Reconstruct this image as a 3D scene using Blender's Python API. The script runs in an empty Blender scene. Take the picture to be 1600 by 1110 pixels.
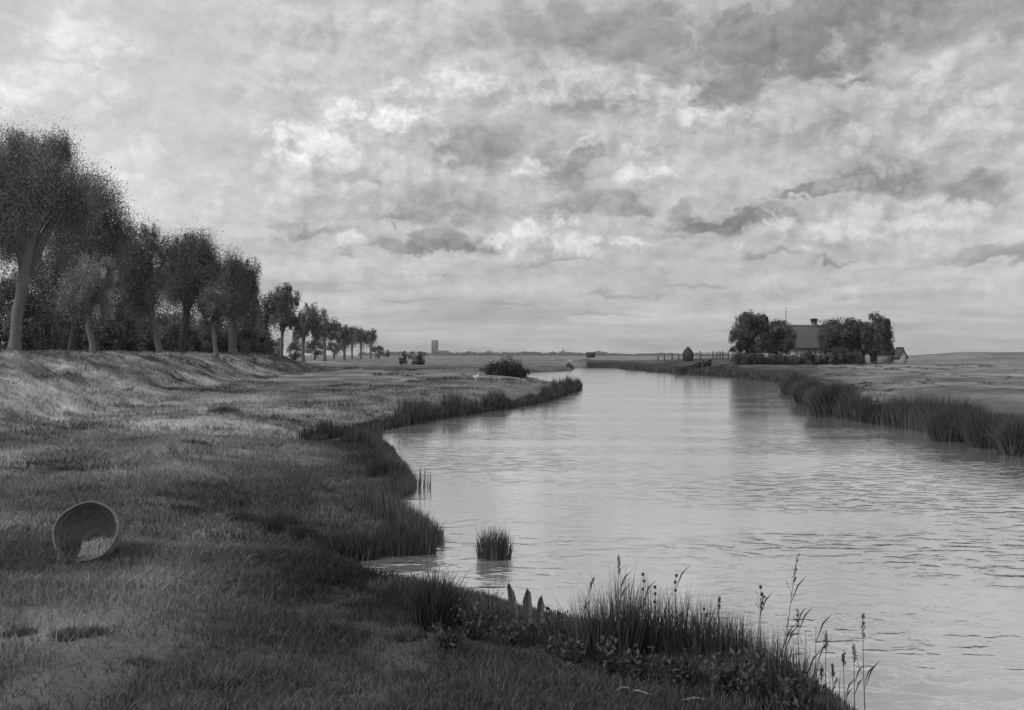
import bpy, math, random
import numpy as np
from mathutils import Vector
random.seed(7); RNG = np.random.default_rng(11)
PI = math.pi
SC = bpy.context.scene
COL = SC.collection
# ------------------------------------------------------------------ camera
H = 2.2            # eye height above the river
F = 1537.0         # focal length in photo pixels (1600 wide)
HY = 555.5         # horizon row
cd = bpy.data.cameras.new("camera"); cam = bpy.data.objects.new("camera", cd); COL.objects.link(cam)
cam.location = (0, 0, H); cam.rotation_euler = (math.radians(90), 0, 0)
cd.sensor_width = 36; cd.lens = 36*F/1600; cd.clip_start = 0.1; cd.clip_end = 30000
SC.camera = cam
SC.view_settings.view_transform = 'Standard'
try: SC.view_settings.look = 'None'
except Exception: pass
SC.view_settings.gamma = 1; SC.view_settings.exposure = 0
SUN_EL = math.radians(42); SUN_AZ = math.radians(-118)    # azimuth clockwise from +Y (view direction): left, a little behind
sl = bpy.data.lights.new("sun", 'SUN'); sl.energy = 1.9; sl.angle = math.radians(8); sl.color = (1, 1, 1)
sun = bpy.data.objects.new("sun", sl); COL.objects.link(sun)
sd_ = Vector((math.sin(SUN_AZ)*math.cos(SUN_EL), math.cos(SUN_AZ)*math.cos(SUN_EL), math.sin(SUN_EL)))
sun.rotation_euler = (-sd_).to_track_quat('-Z', 'Y').to_euler()
# ------------------------------------------------------------------ node helper
class NT:
    def __init__(s, tree): s.t = tree; s.n = tree.nodes; s.l = tree.links
    def new(s, typ, **kw):
        n = s.n.new(typ)
        for k, v in kw.items(): setattr(n, k, v)
        return n
    def put(s, sock, v):
        if isinstance(v, (int, float)): sock.default_value = v
        elif isinstance(v, (tuple, list)): sock.default_value = v
        else: s.l.new(v, sock)
    def m(s, op, a, b=None, c=None, clamp=False):
        n = s.new('ShaderNodeMath', operation=op); n.use_clamp = clamp
        s.put(n.inputs[0], a)
        if b is not None: s.put(n.inputs[1], b)
        if c is not None: s.put(n.inputs[2], c)
        return n.outputs[0]
    def xyz(s, x, y, z=0.0):
        n = s.new('ShaderNodeCombineXYZ'); s.put(n.inputs[0], x); s.put(n.inputs[1], y); s.put(n.inputs[2], z); return n.outputs[0]
    def noise(s, vec, scale, detail=4, rough=.55, dist=0.0):
        n = s.new('ShaderNodeTexNoise'); s.put(n.inputs['Vector'], vec)
        n.inputs['Scale'].default_value = scale; n.inputs['Detail'].default_value = detail
        n.inputs['Roughness'].default_value = rough; n.inputs['Distortion'].default_value = dist
        return n.outputs['Fac']
    def remap(s, v, a, b, c, d, smooth=True):
        n = s.new('ShaderNodeMapRange'); n.interpolation_type = 'SMOOTHSTEP' if smooth else 'LINEAR'
        s.put(n.inputs[0], v); n.inputs[1].default_value = a; n.inputs[2].default_value = b
        s.put(n.inputs[3], c); s.put(n.inputs[4], d); return n.outputs[0]
    def mix(s, f, a, b):   # float mix
        return s.m('ADD', a, s.m('MULTIPLY', f, s.m('SUBTRACT', b, a)))
def lin(v):
    v = v/255.0
    return v/12.92 if v <= .04045 else ((v+.055)/1.055)**2.4
# ------------------------------------------------------------------ world: clouded Nishita sky, laid out by direction
W = bpy.data.worlds.new("World"); SC.world = W; W.use_nodes = True
w = NT(W.node_tree); w.n.clear()
tc = w.new('ShaderNodeTexCoord'); sp = w.new('ShaderNodeSeparateXYZ'); w.l.new(tc.outputs['Generated'], sp.inputs[0])
dx, dy, dz = sp.outputs
az = w.m('ARCTAN2', dx, dy); el = w.m('ARCSINE', dz)
azd = w.m('MULTIPLY', az, 57.2958); eld = w.m('MULTIPLY', el, 57.2958)
# billowing distortion of the cloud outlines
pv = w.xyz(azd, w.m('MULTIPLY', eld, 1.5), 0.0)
n1 = w.noise(pv, .34, 4, .62, .3)
n2 = w.noise(w.xyz(w.m('ADD', azd, 37.0), w.m('MULTIPLY', eld, 1.5), 3.0), .3, 4, .62, .3)
def puff(a, e):        # cauliflower billows: 1 on the crown of a puff, 0 in the creases between
    wa = w.m('ADD', a, w.m('MULTIPLY', w.m('SUBTRACT', w.noise(w.xyz(a, e, 1.0), .9, 4, .6), .5), 2.2))
    we = w.m('ADD', w.m('MULTIPLY', e, 1.35), w.m('MULTIPLY', w.m('SUBTRACT', w.noise(w.xyz(a, e, 8.0), .9, 4, .6), .5), 2.2))
    vo = w.new('ShaderNodeTexVoronoi'); vo.voronoi_dimensions = '2D'; vo.feature = 'F1'; vo.normalize = False
    w.l.new(w.xyz(wa, we, 0.0), vo.inputs['Vector']); vo.inputs['Scale'].default_value = .38; vo.inputs['Detail'].default_value = 3.0
    vo.inputs['Roughness'].default_value = .55; vo.inputs['Lacunarity'].default_value = 2.3; pass
    return w.m('SUBTRACT', 1.15, w.m('MULTIPLY', vo.outputs['Distance'], .75))
n3a = puff(azd, eld); n3b = puff(w.m('ADD', azd, -.45), w.m('ADD', eld, .5))
n3 = w.m('MULTIPLY', n3a, 1.0)
flat = w.remap(eld, 0, 11, .22, 1.0)      # clouds flatten towards the horizon
ua = w.m('ADD', azd, w.m('MULTIPLY', w.m('SUBTRACT', n1, .5), 6.0))
va = w.m('ADD', eld, w.m('MULTIPLY', w.m('MULTIPLY', w.m('SUBTRACT', n2, .5), 4.5), flat))
# cloud group
g = bpy.data.node_groups.new('cloud', 'ShaderNodeTree')
for nm in ('prev', 'u', 'v', 'n', 'cx', 'cy', 'rx', 'ry', 'top', 'bot', 'alpha', 'soft'):
    g.interface.new_socket(nm, in_out='INPUT', socket_type='NodeSocketFloat')
g.interface.new_socket('out', in_out='OUTPUT', socket_type='NodeSocketFloat')
G = NT(g); gi = G.new('NodeGroupInput').outputs; go = G.new('NodeGroupOutput')
uu = G.m('DIVIDE', G.m('SUBTRACT', gi['u'], gi['cx']), gi['rx'])
vv = G.m('DIVIDE', G.m('SUBTRACT', gi['v'], gi['cy']), gi['ry'])
vb = G.m('MULTIPLY', G.m('MINIMUM', vv, 0.0), 1.5)           # flatter underneath
vr = G.m('ADD', G.m('MAXIMUM', vv, 0.0), vb)
r = G.m('SQRT', G.m('ADD', G.m('MULTIPLY', uu, uu), G.m('MULTIPLY', vr, vr)))
r = G.m('SUBTRACT', r, G.m('MULTIPLY', G.m('SUBTRACT', gi['n'], .5), G.m('MULTIPLY', G.m('MINIMUM', gi['ry'], 1.1), .75)))
k = G.m('DIVIDE', G.m('SUBTRACT', 1.0, r), gi['soft'], clamp=True)
k = G.m('MULTIPLY', G.m('MULTIPLY', k, k), G.m('SUBTRACT', 3.0, G.m('MULTIPLY', k, 2.0)))
s_ = G.m('ADD', G.m('MULTIPLY', vv, .55), G.m('ADD', G.m('MULTIPLY', uu, -.12), G.m('MULTIPLY', G.m('SUBTRACT', gi['n'], .5), 1.9)))
s_ = G.m('ADD', s_, .45, clamp=True)
tn = G.mix(s_, gi['bot'], gi['top'])
G.l.new(G.mix(G.m('MULTIPLY', k, gi['alpha']), gi['prev'], tn), go.inputs[0])
def A(px, py): return math.degrees(math.atan((px-800)/F)), math.degrees(math.atan((HY-py)/math.hypot(F, px-800)))
base = w.remap(eld, 0, 16, lin(194), lin(196))
base = w.mix(w.remap(azd, -30, 5, 1, 0), base, w.remap(eld, 0, 10, lin(190), lin(212)))
cur = base
CL = [  # px, py, rx, ry (photo pixels), top tone, bottom tone, alpha, softness
 (20,150,170,90,255,250,1,1.2),(120,50,150,70,252,244,1,1.2),(180,280,120,150,246,238,.9,1.2),(100,100,150,60,255,248,.9,1.1),(250,330,110,50,228,215,.7,.8),
 (40,25,70,30,190,200,.5,.8),(110,160,40,60,205,200,.5,.9),(430,110,220,120,208,200,.7,.9),(640,60,150,70,208,198,.6,.8),
 (930,60,210,75,162,154,1,.5),(1180,80,220,100,150,138,1,.5),(1330,20,300,75,148,136,.95,.5),(1530,30,200,70,162,152,.9,.6),
 (1130,140,120,42,148,138,.9,.8),(1300,108,140,52,138,126,1,.7),(1060,120,120,24,178,160,.8,.5),
 (1470,190,190,105,212,186,.9,.5),(1390,140,70,38,206,180,.9,.4),(1500,250,110,50,205,180,.7,.6),
 (900,155,150,55,206,166,.95,.4),(835,175,70,40,214,186,.8,.5),(720,142,115,38,232,206,1,.5),(740,232,110,66,172,152,1,.45),
 (570,215,150,75,226,206,.8,.7),(590,186,82,46,244,220,1,.5),(508,236,100,46,242,216,1,.5),(420,290,120,42,222,204,.85,.5),
 (610,285,150,58,214,186,.9,.6),(690,335,180,48,180,150,.95,.45),(560,335,110,30,200,178,.7,.5),
 (685,385,140,28,158,130,1,.35),(882,262,66,72,168,146,1,.45),(828,272,50,20,224,204,.9,.6),
 (1045,185,115,50,220,182,1,.5),(955,218,75,40,214,186,.95,.4),(1185,200,85,48,218,180,1,.5),(1290,215,150,62,192,166,.9,.45),
 (1010,265,100,30,216,188,.95,.4),(880,330,110,28,176,148,.95,.4),(970,318,80,24,168,144,.9,.4),
 (480,362,90,20,172,152,.85,.5),(540,385,50,17,224,200,.8,.5),(536,401,32,7,150,138,.95,.4),(620,345,34,14,166,152,.8,.5),
 (880,385,170,48,214,192,.8,.7),(870,382,135,36,234,200,.95,.45),(1130,345,145,32,164,126,1,.35),(1060,372,80,12,165,150,.8,.4),
 (1270,300,90,17,152,132,1,.4),(1370,282,115,42,182,142,1,.4),(1520,300,80,30,164,134,.9,.6),(1540,250,60,22,212,190,.8,.4),
 (1330,365,160,44,218,190,.95,.45),(1480,350,130,40,214,186,.9,.4),(1545,402,95,18,168,150,.9,.4),
 (1210,402,65,10,160,142,.95,.4),(1310,409,65,6,150,136,.95,.4),(870,412,95,10,162,142,.95,.4),
 (600,440,170,14,212,194,.7,.5),(960,464,110,7,160,146,.85,.4),(800,480,90,5,165,153,.8,.4),(1090,448,90,6,162,148,.85,.4),
 (700,432,70,5,170,156,.8,.4),(640,470,80,5,172,160,.8,.4),
 (1350,462,240,20,212,194,.7,.5),(650,500,160,11,202,186,.6,.5),(930,495,130,5,164,154,.7,.4),
]
for (px, py, rx, ry, tp, bt, al, so) in CL:
    n = w.new('ShaderNodeGroup'); n.node_tree = g
    if ry < 13: so = .95; al *= .8
    elif ry < 20: so = max(so, .55)
    else: so = max(so*1.35, .45)
    cx, cy = A(px, py); cyl = math.cos(math.radians(cy))
    w.l.new(cur if not isinstance(cur, float) else cur, n.inputs['prev'])
    w.l.new(ua, n.inputs['u']); w.l.new(va, n.inputs['v']); w.l.new(n3, n.inputs['n'])
    dpp = 57.2958/F
    for kk, v in (('cx', cx), ('cy', cy), ('rx', rx*dpp*.95), ('ry', ry*dpp), ('top', lin(tp)), ('bot', lin(bt)), ('alpha', al), ('soft', so)):
        n.inputs[kk].default_value = v
    cur = n.outputs[0]
# streaks seen in perspective near the horizon, fine cloud grain higher up
den = w.m('MAXIMUM', w.m('ADD', dz, .08), .03)
pp = w.xyz(w.m('DIVIDE', dx, den), w.m('DIVIDE', dy, w.m('MULTIPLY', den, .8)), 0.0)
st = w.noise(pp, .55, 5, .6, .4)
lowm = w.remap(eld, 1, 12, .42, .15)
cur = w.m('MULTIPLY', cur, w.m('ADD', 1.0, w.m('MULTIPLY', lowm, w.m('SUBTRACT', w.remap(st, .3, .7, 0, 1), .5))))
fine = w.noise(w.xyz(azd, w.m('MULTIPLY', eld, 1.6), 5.0), 1.3, 4, .7, .5)
cur = w.m('MULTIPLY', cur, w.m('ADD', 1.0, w.m('MULTIPLY', .35, w.m('SUBTRACT', fine, .5))))
sky = w.new('ShaderNodeTexSky'); sky.sky_type = 'NISHITA'; sky.sun_disc = False
sky.sun_elevation = SUN_EL; sky.sun_rotation = SUN_AZ
bw = w.new('ShaderNodeRGBToBW'); w.l.new(sky.outputs[0], bw.inputs[0])
lx_, lz_ = w.m('ADD', azd, -.9), w.m('ADD', eld, .75)      # towards the light: lit cloud edges
def bil(a, e, sc, det):
    q = w.noise(w.xyz(a, w.m('MULTIPLY', e, 1.6), 21.0), sc, det, .6, .35)
    return w.m('SUBTRACT', 1.0, w.m('MULTIPLY', w.m('ABSOLUTE', w.m('SUBTRACT', q, .5)), 3.0))
em = w.m('SUBTRACT', w.noise(w.xyz(azd, w.m('MULTIPLY', eld, 1.6), 21.0), .26, 4, .58, .35), w.noise(w.xyz(lx_, w.m('MULTIPLY', lz_, 1.6), 21.0), .26, 4, .58, .35))
em2 = w.m('SUBTRACT', n3a, n3b)
gain = w.m('MULTIPLY', w.remap(azd, -22, -9, .22, 1.0), w.remap(eld, .5, 8, .25, 1.0))
rel = w.m('ADD', w.m('MULTIPLY', em, .62), w.m('MULTIPLY', em2, .34))
rel = w.m('MAXIMUM', w.m('MINIMUM', w.m('MULTIPLY', rel, gain), .35), -.35)
cur = w.m('MULTIPLY', cur, w.m('ADD', 1.0, rel))
skyv = w.m('MINIMUM', bw.outputs[0], 9.0)
tot = w.m('ADD', w.m('MULTIPLY', cur, 9.2), w.m('MULTIPLY', skyv, .09))
below = w.remap(eld, -1.5, -.3, .25, 1)
tot = w.m('MULTIPLY', tot, below)
bg = w.new('ShaderNodeBackground'); w.l.new(tot, bg.inputs[0]); bg.inputs[1].default_value = .1
wo = w.new('ShaderNodeOutputWorld'); w.l.new(bg.outputs[0], wo.inputs[0])
W.cycles.sampling_method = 'MANUAL'; W.cycles.sample_map_resolution = 512
# ------------------------------------------------------------------ materials
def mat(name, alb, rough=.9, noise=.25, nscale=6.0, attr=False, transl=0.0, stretch=(1, 1, 1), bump=0.0, spec=.2, detail=5):
    m = bpy.data.materials.new(name); m.use_nodes = True; t = NT(m.node_tree); t.n.clear()
    out = t.new('ShaderNodeOutputMaterial')
    geo = t.new('ShaderNodeNewGeometry')
    mp = t.new('ShaderNodeMapping'); t.l.new(geo.outputs['Position'], mp.inputs[0]); mp.inputs['Scale'].default_value = stretch
    nz = t.noise(mp.outputs[0], nscale, detail, .6)
    v = t.m('MULTIPLY', alb, t.m('ADD', 1-noise, t.m('MULTIPLY', nz, 2*noise)))
    if attr:
        a = t.new('ShaderNodeAttribute'); a.attribute_name = 'tone'
        v = t.m('MULTIPLY', v, a.outputs['Fac'])
    if transl > 0:
        d = t.new('ShaderNodeBsdfDiffuse'); t.l.new(v, d.inputs[0])
        tr = t.new('ShaderNodeBsdfTranslucent'); t.l.new(v, tr.inputs[0])
        mx = t.new('ShaderNodeMixShader'); mx.inputs[0].default_value = transl
        t.l.new(d.outputs[0], mx.inputs[1]); t.l.new(tr.outputs[0], mx.inputs[2]); t.l.new(mx.outputs[0], out.inputs[0])
    else:
        p = t.new('ShaderNodeBsdfPrincipled'); t.l.new(v, p.inputs['Base Color'])
        p.inputs['Roughness'].default_value = rough; p.inputs['Specular IOR Level'].default_value = spec
        if bump > 0:
            b = t.new('ShaderNodeBump'); b.inputs['Strength'].default_value = bump; b.inputs['Distance'].default_value = .03
            t.l.new(nz, b.inputs['Height']); t.l.new(b.outputs[0], p.inputs['Normal'])
        t.l.new(p.outputs[0], out.inputs[0])
    return m
M = dict(
 leaf=mat('leaf_material', .13, noise=.3, nscale=.6, attr=True, transl=.25),
 leaf_mid=mat('willow_leaf_material', .21, noise=.3, nscale=.6, attr=True, transl=.25),
 leaf_dark=mat('dark_leaf_material', .09, noise=.3, nscale=.6, attr=True, transl=.2),
 leaf_pale=mat('pale_leaf_material', .26, noise=.3, nscale=.8, attr=True, transl=.25),
 bark=mat('bark_material', .12, noise=.6, nscale=5, stretch=(4, 4, .6), bump=.6),
 bark_dark=mat('dark_bark_material', .05, noise=.5, nscale=5, stretch=(4, 4, .6), bump=.6),
 bark_pale=mat('pale_bark_material', .15, noise=.5, nscale=5, stretch=(4, 4, .6), bump=.6),
 grass=mat('grass_blade_material', 1.0, noise=.25, nscale=3, attr=True, transl=.3),
 reed=mat('reed_blade_material', .085, noise=.3, nscale=2, attr=True, transl=.25),
 reedfar=mat('bank_reed_material', .09, noise=.7, nscale=.9, attr=True, transl=.25),
 weed=mat('weed_leaf_material', .075, noise=.4, nscale=12, attr=True, transl=.2),
 dock=mat('dock_leaf_material', .13, noise=.4, nscale=30, transl=.25),
 wicker=mat('wicker_material', .24, noise=.45, nscale=40, attr=True, bump=.3),
 roof=mat('roof_material', .085, noise=.4, nscale=1.2, stretch=(1, 1, 3), bump=.3),
 plaster=mat('plaster_material', .5, noise=.15, nscale=1.5),
 wall=mat('wall_material', .30, noise=.3, nscale=1.5),
 darkwood=mat('dark_wood_material', .035, noise=.5, nscale=8, bump=.4),
 wood=mat('weathered_wood_material', .12, noise=.5, nscale=8, bump=.4),
 glass=mat('window_glass_material', .02, rough=.15, noise=.1, spec=.5),
 brick=mat('chimney_material', .14, noise=.3, nscale=5),
 far=mat('distant_building_material', .17, noise=.25, nscale=.05),
 farpale=mat('distant_pale_wall_material', .3, noise=.15, nscale=.05),
 stone=mat('stone_material', .24, noise=.3, nscale=20, bump=.4),
 straw=mat('dead_reed_material', .27, noise=.3, nscale=30),
 feather=mat('feather_material', .8, noise=.1, nscale=20),
 beak=mat('beak_material', .25, noise=.1, nscale=20),
 hay=mat('hay_material', .10, noise=.5, nscale=4, attr=True, transl=.1),
)
# ------------------------------------------------------------------ mesh helpers
def mesh_obj(name, V, Fc, m, parent=None, tone=None, smooth=False):
    """V (n,3) array; Fc: list of (k,nf) index arrays"""
    me = bpy.data.meshes.new(name)
    V = np.asarray(V, np.float32); Fs = [np.asarray(f, np.int32) for f in (Fc if isinstance(Fc, list) else [Fc]) if len(f)]
    me.vertices.add(len(V)); me.vertices.foreach_set('co', V.ravel())
    nl = sum(f.size for f in Fs); npoly = sum(len(f) for f in Fs)
    me.loops.add(nl); me.loops.foreach_set('vertex_index', np.concatenate([f.ravel() for f in Fs]))
    me.polygons.add(npoly)
    tot_ = np.concatenate([np.full(len(f), f.shape[1], np.int32) for f in Fs])
    st_ = np.concatenate([[0], np.cumsum(tot_)[:-1]]).astype(np.int32)
    me.polygons.foreach_set('loop_start', st_); me.polygons.foreach_set('loop_total', tot_)
    if smooth: me.polygons.foreach_set('use_smooth', np.ones(npoly, bool))
    me.update(calc_edges=True)
    if tone is not None:
        a = me.attributes.new('tone', 'FLOAT', 'POINT'); a.data.foreach_set('value', np.asarray(tone, np.float32))
    me.materials.append(m)
    o = bpy.data.objects.new(name, me); COL.objects.link(o)
    if parent: o.parent = parent
    return o
def thing(name, label, cat, loc, rz=0, group=None):
    o = bpy.data.objects.new(name, None); COL.objects.link(o); o.location = loc; o.rotation_euler = (0, 0, rz)
    o.empty_display_size = .3
    return tag(o, label, cat, group)
def tag(o, label=None, cat=None, group=None, kind=None):
    if label: o['label'] = label
    if cat: o['category'] = cat
    if group: o['group'] = group
    if kind: o['kind'] = kind
    return o
class MB:
    """collects pieces into one mesh"""
    def __init__(s): s.V = []; s.Q = []; s.T = []; s.n = 0; s.tn = []
    def add(s, V, Q=None, T=None, tone=1.0):
        V = np.asarray(V, float).reshape(-1, 3)
        if Q is not None and len(Q): s.Q.append(np.asarray(Q, int)+s.n)
        if T is not None and len(T): s.T.append(np.asarray(T, int)+s.n)
        s.V.append(V); s.n += len(V)
        s.tn.append(np.broadcast_to(np.asarray(tone, float), (len(V),)).copy())
    def tube(s, pts, rad, k=8, cap=True, tone=1.0):
        pts = np.asarray(pts, float); n = len(pts); rad = np.broadcast_to(np.asarray(rad, float), (n,))
        tg = np.gradient(pts, axis=0); tg /= np.linalg.norm(tg, axis=1)[:, None]+1e-9
        up = np.array([0, 0, 1.0]) if abs(tg[0][2]) < .9 else np.array([1.0, 0, 0])
        a = np.cross(tg, up); a /= np.linalg.norm(a, axis=1)[:, None]+1e-9; b = np.cross(tg, a)
        th = np.linspace(0, 2*PI, k, endpoint=False)
        V = pts[:, None]+rad[:, None, None]*(np.cos(th)[None, :, None]*a[:, None]+np.sin(th)[None, :, None]*b[:, None])
        V = V.reshape(-1, 3); Q = []
        for i in range(n-1):
            for j in range(k):
                Q.append((i*k+j, i*k+(j+1) % k, (i+1)*k+(j+1) % k, (i+1)*k+j))
        T = []
        if cap:
            V = np.vstack([V, pts[0], pts[-1]]); c0 = n*k; c1 = c0+1
            for j in range(k):
                T.append((c0, (j+1) % k, j)); T.append((c1, (n-1)*k+j, (n-1)*k+(j+1) % k))
        s.add(V, Q, T, tone)
    def box(s, x0, x1, y0, y1, z0, z1):
        V = [(x, y, z) for z in (z0, z1) for (x, y) in ((x0, y0), (x1, y0), (x1, y1), (x0, y1))]
        s.add(V, [(3, 2, 1, 0), (4, 5, 6, 7), (0, 1, 5, 4), (1, 2, 6, 5), (2, 3, 7, 6), (3, 0, 4, 7)])
    def poly(s, V, Q=None, T=None): s.add(V, Q, T)
    def build(s, name, m, parent=None, smooth=False):
        return mesh_obj(name, np.vstack(s.V), [np.vstack(q) for q in (s.Q, s.T) if q], m, parent, np.concatenate(s.tn), smooth)
# numpy value noise
def _h(i, j, s):
    n = (i*374761393+j*668265263+s*1442695041) & 0xffffffff
    n = ((n ^ (n >> 13))*1274126177) & 0xffffffff
    return ((n ^ (n >> 16)) & 0xffff)/65535.0
def vnoise(x, y, s=0):
    xi = np.floor(x).astype(np.int64); yi = np.floor(y).astype(np.int64); fx = x-xi; fy = y-yi
    fx = fx*fx*(3-2*fx); fy = fy*fy*(3-2*fy)
    a = _h(xi, yi, s); b = _h(xi+1, yi, s); c = _h(xi, yi+1, s); d = _h(xi+1, yi+1, s)
    return a+(b-a)*fx+(c-a)*fy+(a-b-c+d)*fx*fy
def fbm(x, y, o=4, s=0):
    r = 0; amp = .5; t = 0
    for k in range(o): r = r+amp*vnoise(x*2**k, y*2**k, s+k); t += amp; amp *= .5
    return r/t
def ss(a, b, x): t = np.clip((x-a)/(b-a), 0, 1); return t*t*(3-2*t)
# ------------------------------------------------------------------ river outline and terrain
def P0(px, py, z=0.0):
    Y = (H-z)*F/(py-HY); return ((px-800)/F*Y, Y)
shore = [P0(*p) for p in [(1330,1130),(1260,1075),(1180,1035),(1080,1010),(1000,1000),(920,985),(860,972),(800,955),(745,938),(715,935),
  (692,926),(660,918),(622,910),(585,898),(556,881),(590,866),(630,866),(668,864),(680,855),(668,838),(640,822),(612,808),(600,796),
  (612,782),(636,770),(640,758),(628,742),(620,722),(606,704),(585,696),(540,697),(495,699),(478,694),(500,688),(560,679),(620,668),
  (680,656),(740,647),(800,638),(850,629),(880,618),(904,611),(907,607),(880,601),(850,597),(820,593),(815,588),(822,583),(860,581.5),(891,580),
  (894,577.5),(900,575.5),(955,575.3),(972,577.5),(1010,581),(1060,585),(1120,588.5),(1180,594),(1222,600),(1226,606),(1224,617),(1244,619),
  (1247,630),(1266,633),(1270,645),(1300,652),(1370,664),(1450,676),(1520,690),(1600,704),(1700,722)]]
shore += [(20, 12), (30, 4), (45, -15), (60, -60), (-10, -60), (4, -20), (5, -6), (4.2, 1), (3.2, 4)]
S = np.array(shore)
def sdist(x, y):
    x = np.asarray(x, float).ravel(); y = np.asarray(y, float).ravel(); d = np.full(x.shape, 1e18); ins = np.zeros(x.shape, bool)
    for i in range(len(S)):
        a = S[i]; b = S[(i+1) % len(S)]; e = b-a
        t = np.clip(((x-a[0])*e[0]+(y-a[1])*e[1])/(e@e), 0, 1)
        d = np.minimum(d, (x-a[0]-t*e[0])**2+(y-a[1]-t*e[1])**2)
        c = ((a[1] > y) != (b[1] > y))
        if abs(e[1]) > 1e-12: ins ^= c & (x < a[0]+(y-a[1])/e[1]*e[0])
    d = np.sqrt(d); return np.where(ins, -d, d)
CLY = [-60, 0, 6, 20, 35, 60, 100, 150, 175, 400]; CLX = [20, 9, 8, 7, 7, 9.5, 12, 12.8, 13, 13]
CREST = np.array([(-14, -20), (-17, 20), (-21, 42), (-25, 70), (-27.9, 99), (-30, 125), (-38, 200), (-47, 320), (-80, 700)], float)
def crestd(x, y):
    d = np.full(x.shape, 1e18); sg = np.zeros(x.shape)
    for i in range(len(CREST)-1):
        a = CREST[i]; b = CREST[i+1]; e = b-a
        t = np.clip(((x-a[0])*e[0]+(y-a[1])*e[1])/(e@e), 0, 1)
        dd = (x-a[0]-t*e[0])**2+(y-a[1]-t*e[1])**2
        cr = (x-a[0])*e[1]-(y-a[1])*e[0]
        m_ = dd < d; d = np.where(m_, dd, d); sg = np.where(m_, np.sign(cr), sg)
    return np.sqrt(d)*sg      # positive towards the river
def height(x, y, s=None):
    x = np.asarray(x, float); y = np.asarray(y, float); shp = x.shape; x = x.ravel(); y = y.ravel()
    s = sdist(x, y) if s is None else s.ravel()
    right = x > np.interp(y, CLY, CLX)
    R = np.hypot(x, y)
    # left bank meadow
    near = ss(30, 10, R)
    zl = .025+.06*ss(0, .5, s)+.37*ss(.4, 4.5, s)+.25*ss(40, 150, R)
    cdv = crestd(x, y)
    ch = 2.28-1.2*ss(105, 140, y)
    bank = np.where(cdv > 0, ss(7.0, .8, cdv), 1-.25*ss(4, 20, -cdv))
    wob = (fbm(x*.35, y*.12, 3, 5)-.5)
    zl = zl+(ch-zl)*np.clip(bank+wob*.25*(bank > .02)*(bank < .98), 0, 1)
    # scarp above the hollow in the middle of the meadow
    zl = zl+.16*np.exp(-((x+2.6)/1.7)**2-((y-9.6)/.45)**2)*near*ss(0, 1, s)
    # right bank
    zr = .06+.55*ss(0, 1.6, s)+.3*ss(1, 6, s)+.15*ss(50, 120, R)
    rd = ss(14, 0, np.hypot(np.maximum(0, np.abs(x-24-(160-y)*.25)-9)*1.0, (y-163-(x-24)*-.9)*.55))
    zr = zr+(1.78-zr)*rd*ss(0, 18, s)
    rr = np.exp(-((R-420)/60)**2)*ss(.36, .47, np.where(y > 0, x/np.maximum(y, 1), 0))
    zr = zr+2.3*rr
    z = np.where(right, zr, zl)
    z = np.where(y > 172, np.where(right, zr, np.maximum(z, .75)), z)
    # roughness
    rough = (fbm(x*1.1, y*1.1, 4, 21)-.5)*.16+(fbm(x*5, y*5, 3, 31)-.5)*.05*near
    rough = rough+(fbm(x*1.3+y*.5, y*.30, 3, 61)-.5)*.55*np.exp(-((cdv-3.0)/3.5)**2)*(~right)
    z = z+rough*ss(0, 1.5, s)*np.where(R > 60, .6, 1)*ss(800, 200, R)
    z = np.where(s < 0, -.03-.7*ss(0, 3, -s), np.maximum(z, .02))
    return z.reshape(shp)
def hz(x, y): return float(height(np.array([x]), np.array([y]))[0])
def onland(px, py):
    """where the sight line through a photo pixel meets the ground"""
    t = np.geomspace(3, 500, 4000); x = (px-800)/F*t; z = H-(py-HY)/F*t
    h = np.maximum(height(x, t), 0); i = int(np.argmax(z <= h)); return float(x[i]), float(t[i]), float(h[i])
def at(px, D): x = (px-800)/F*D; return x, D, hz(x, D)
def tone(x, y, s):
    """albedo of the meadow: dry pale grass, lush dark grass, wet edge"""
    x = x.ravel(); y = y.ravel(); R = np.hypot(x, y); right = x > np.interp(y, CLY, CLX)
    big = fbm(x*.09+3, y*.05, 4, 41); mid = fbm(x*.7, y*.35, 4, 51)
    t = .20+0*x
    ang = x/np.maximum(y, .5)
    dry = ss(-.12, -.40, ang)                             # drier to the left
    t = t+.10*dry*ss(6, 12, R)
    t = t-.085*ss(13, 8, R)*(1-.55*dry)                         # lush by the near water
    t = t-.08*np.exp(-((ang+.20)/.12)**2)*np.exp(-((R-15)/5.5)**2)    # darker patch in the middle of the meadow
    t = t+.07*np.exp(-((R-38)/10)**2)*ss(-.05, -.2, ang)
    t = t-.05*ss(3.5, 0, s)
    t = t-.03*ss(55, 90, R)*ss(170, 130, R)
    t = t+.03*ss(170, 300, R)
    t = np.where(right, .25-.10*ss(5, 0, s)-.15*ss(.35, .28, x/np.maximum(y, 1))*ss(45, 62, y)*ss(230, 180, y), t)
    t = t*(1+1.2*(big-.5))*(1+1.5*(mid-.5))*(1-.25*ss(.50, .66, fbm(x*.45+9, y*.22, 4, 71)))*(.85+.06*ss(16, 8, R))*(1-.22*np.exp(-((x+1.8)/1.5)**2-((y-9.0)/2.2)**2))
    return np.clip(t, .035, .6)
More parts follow.
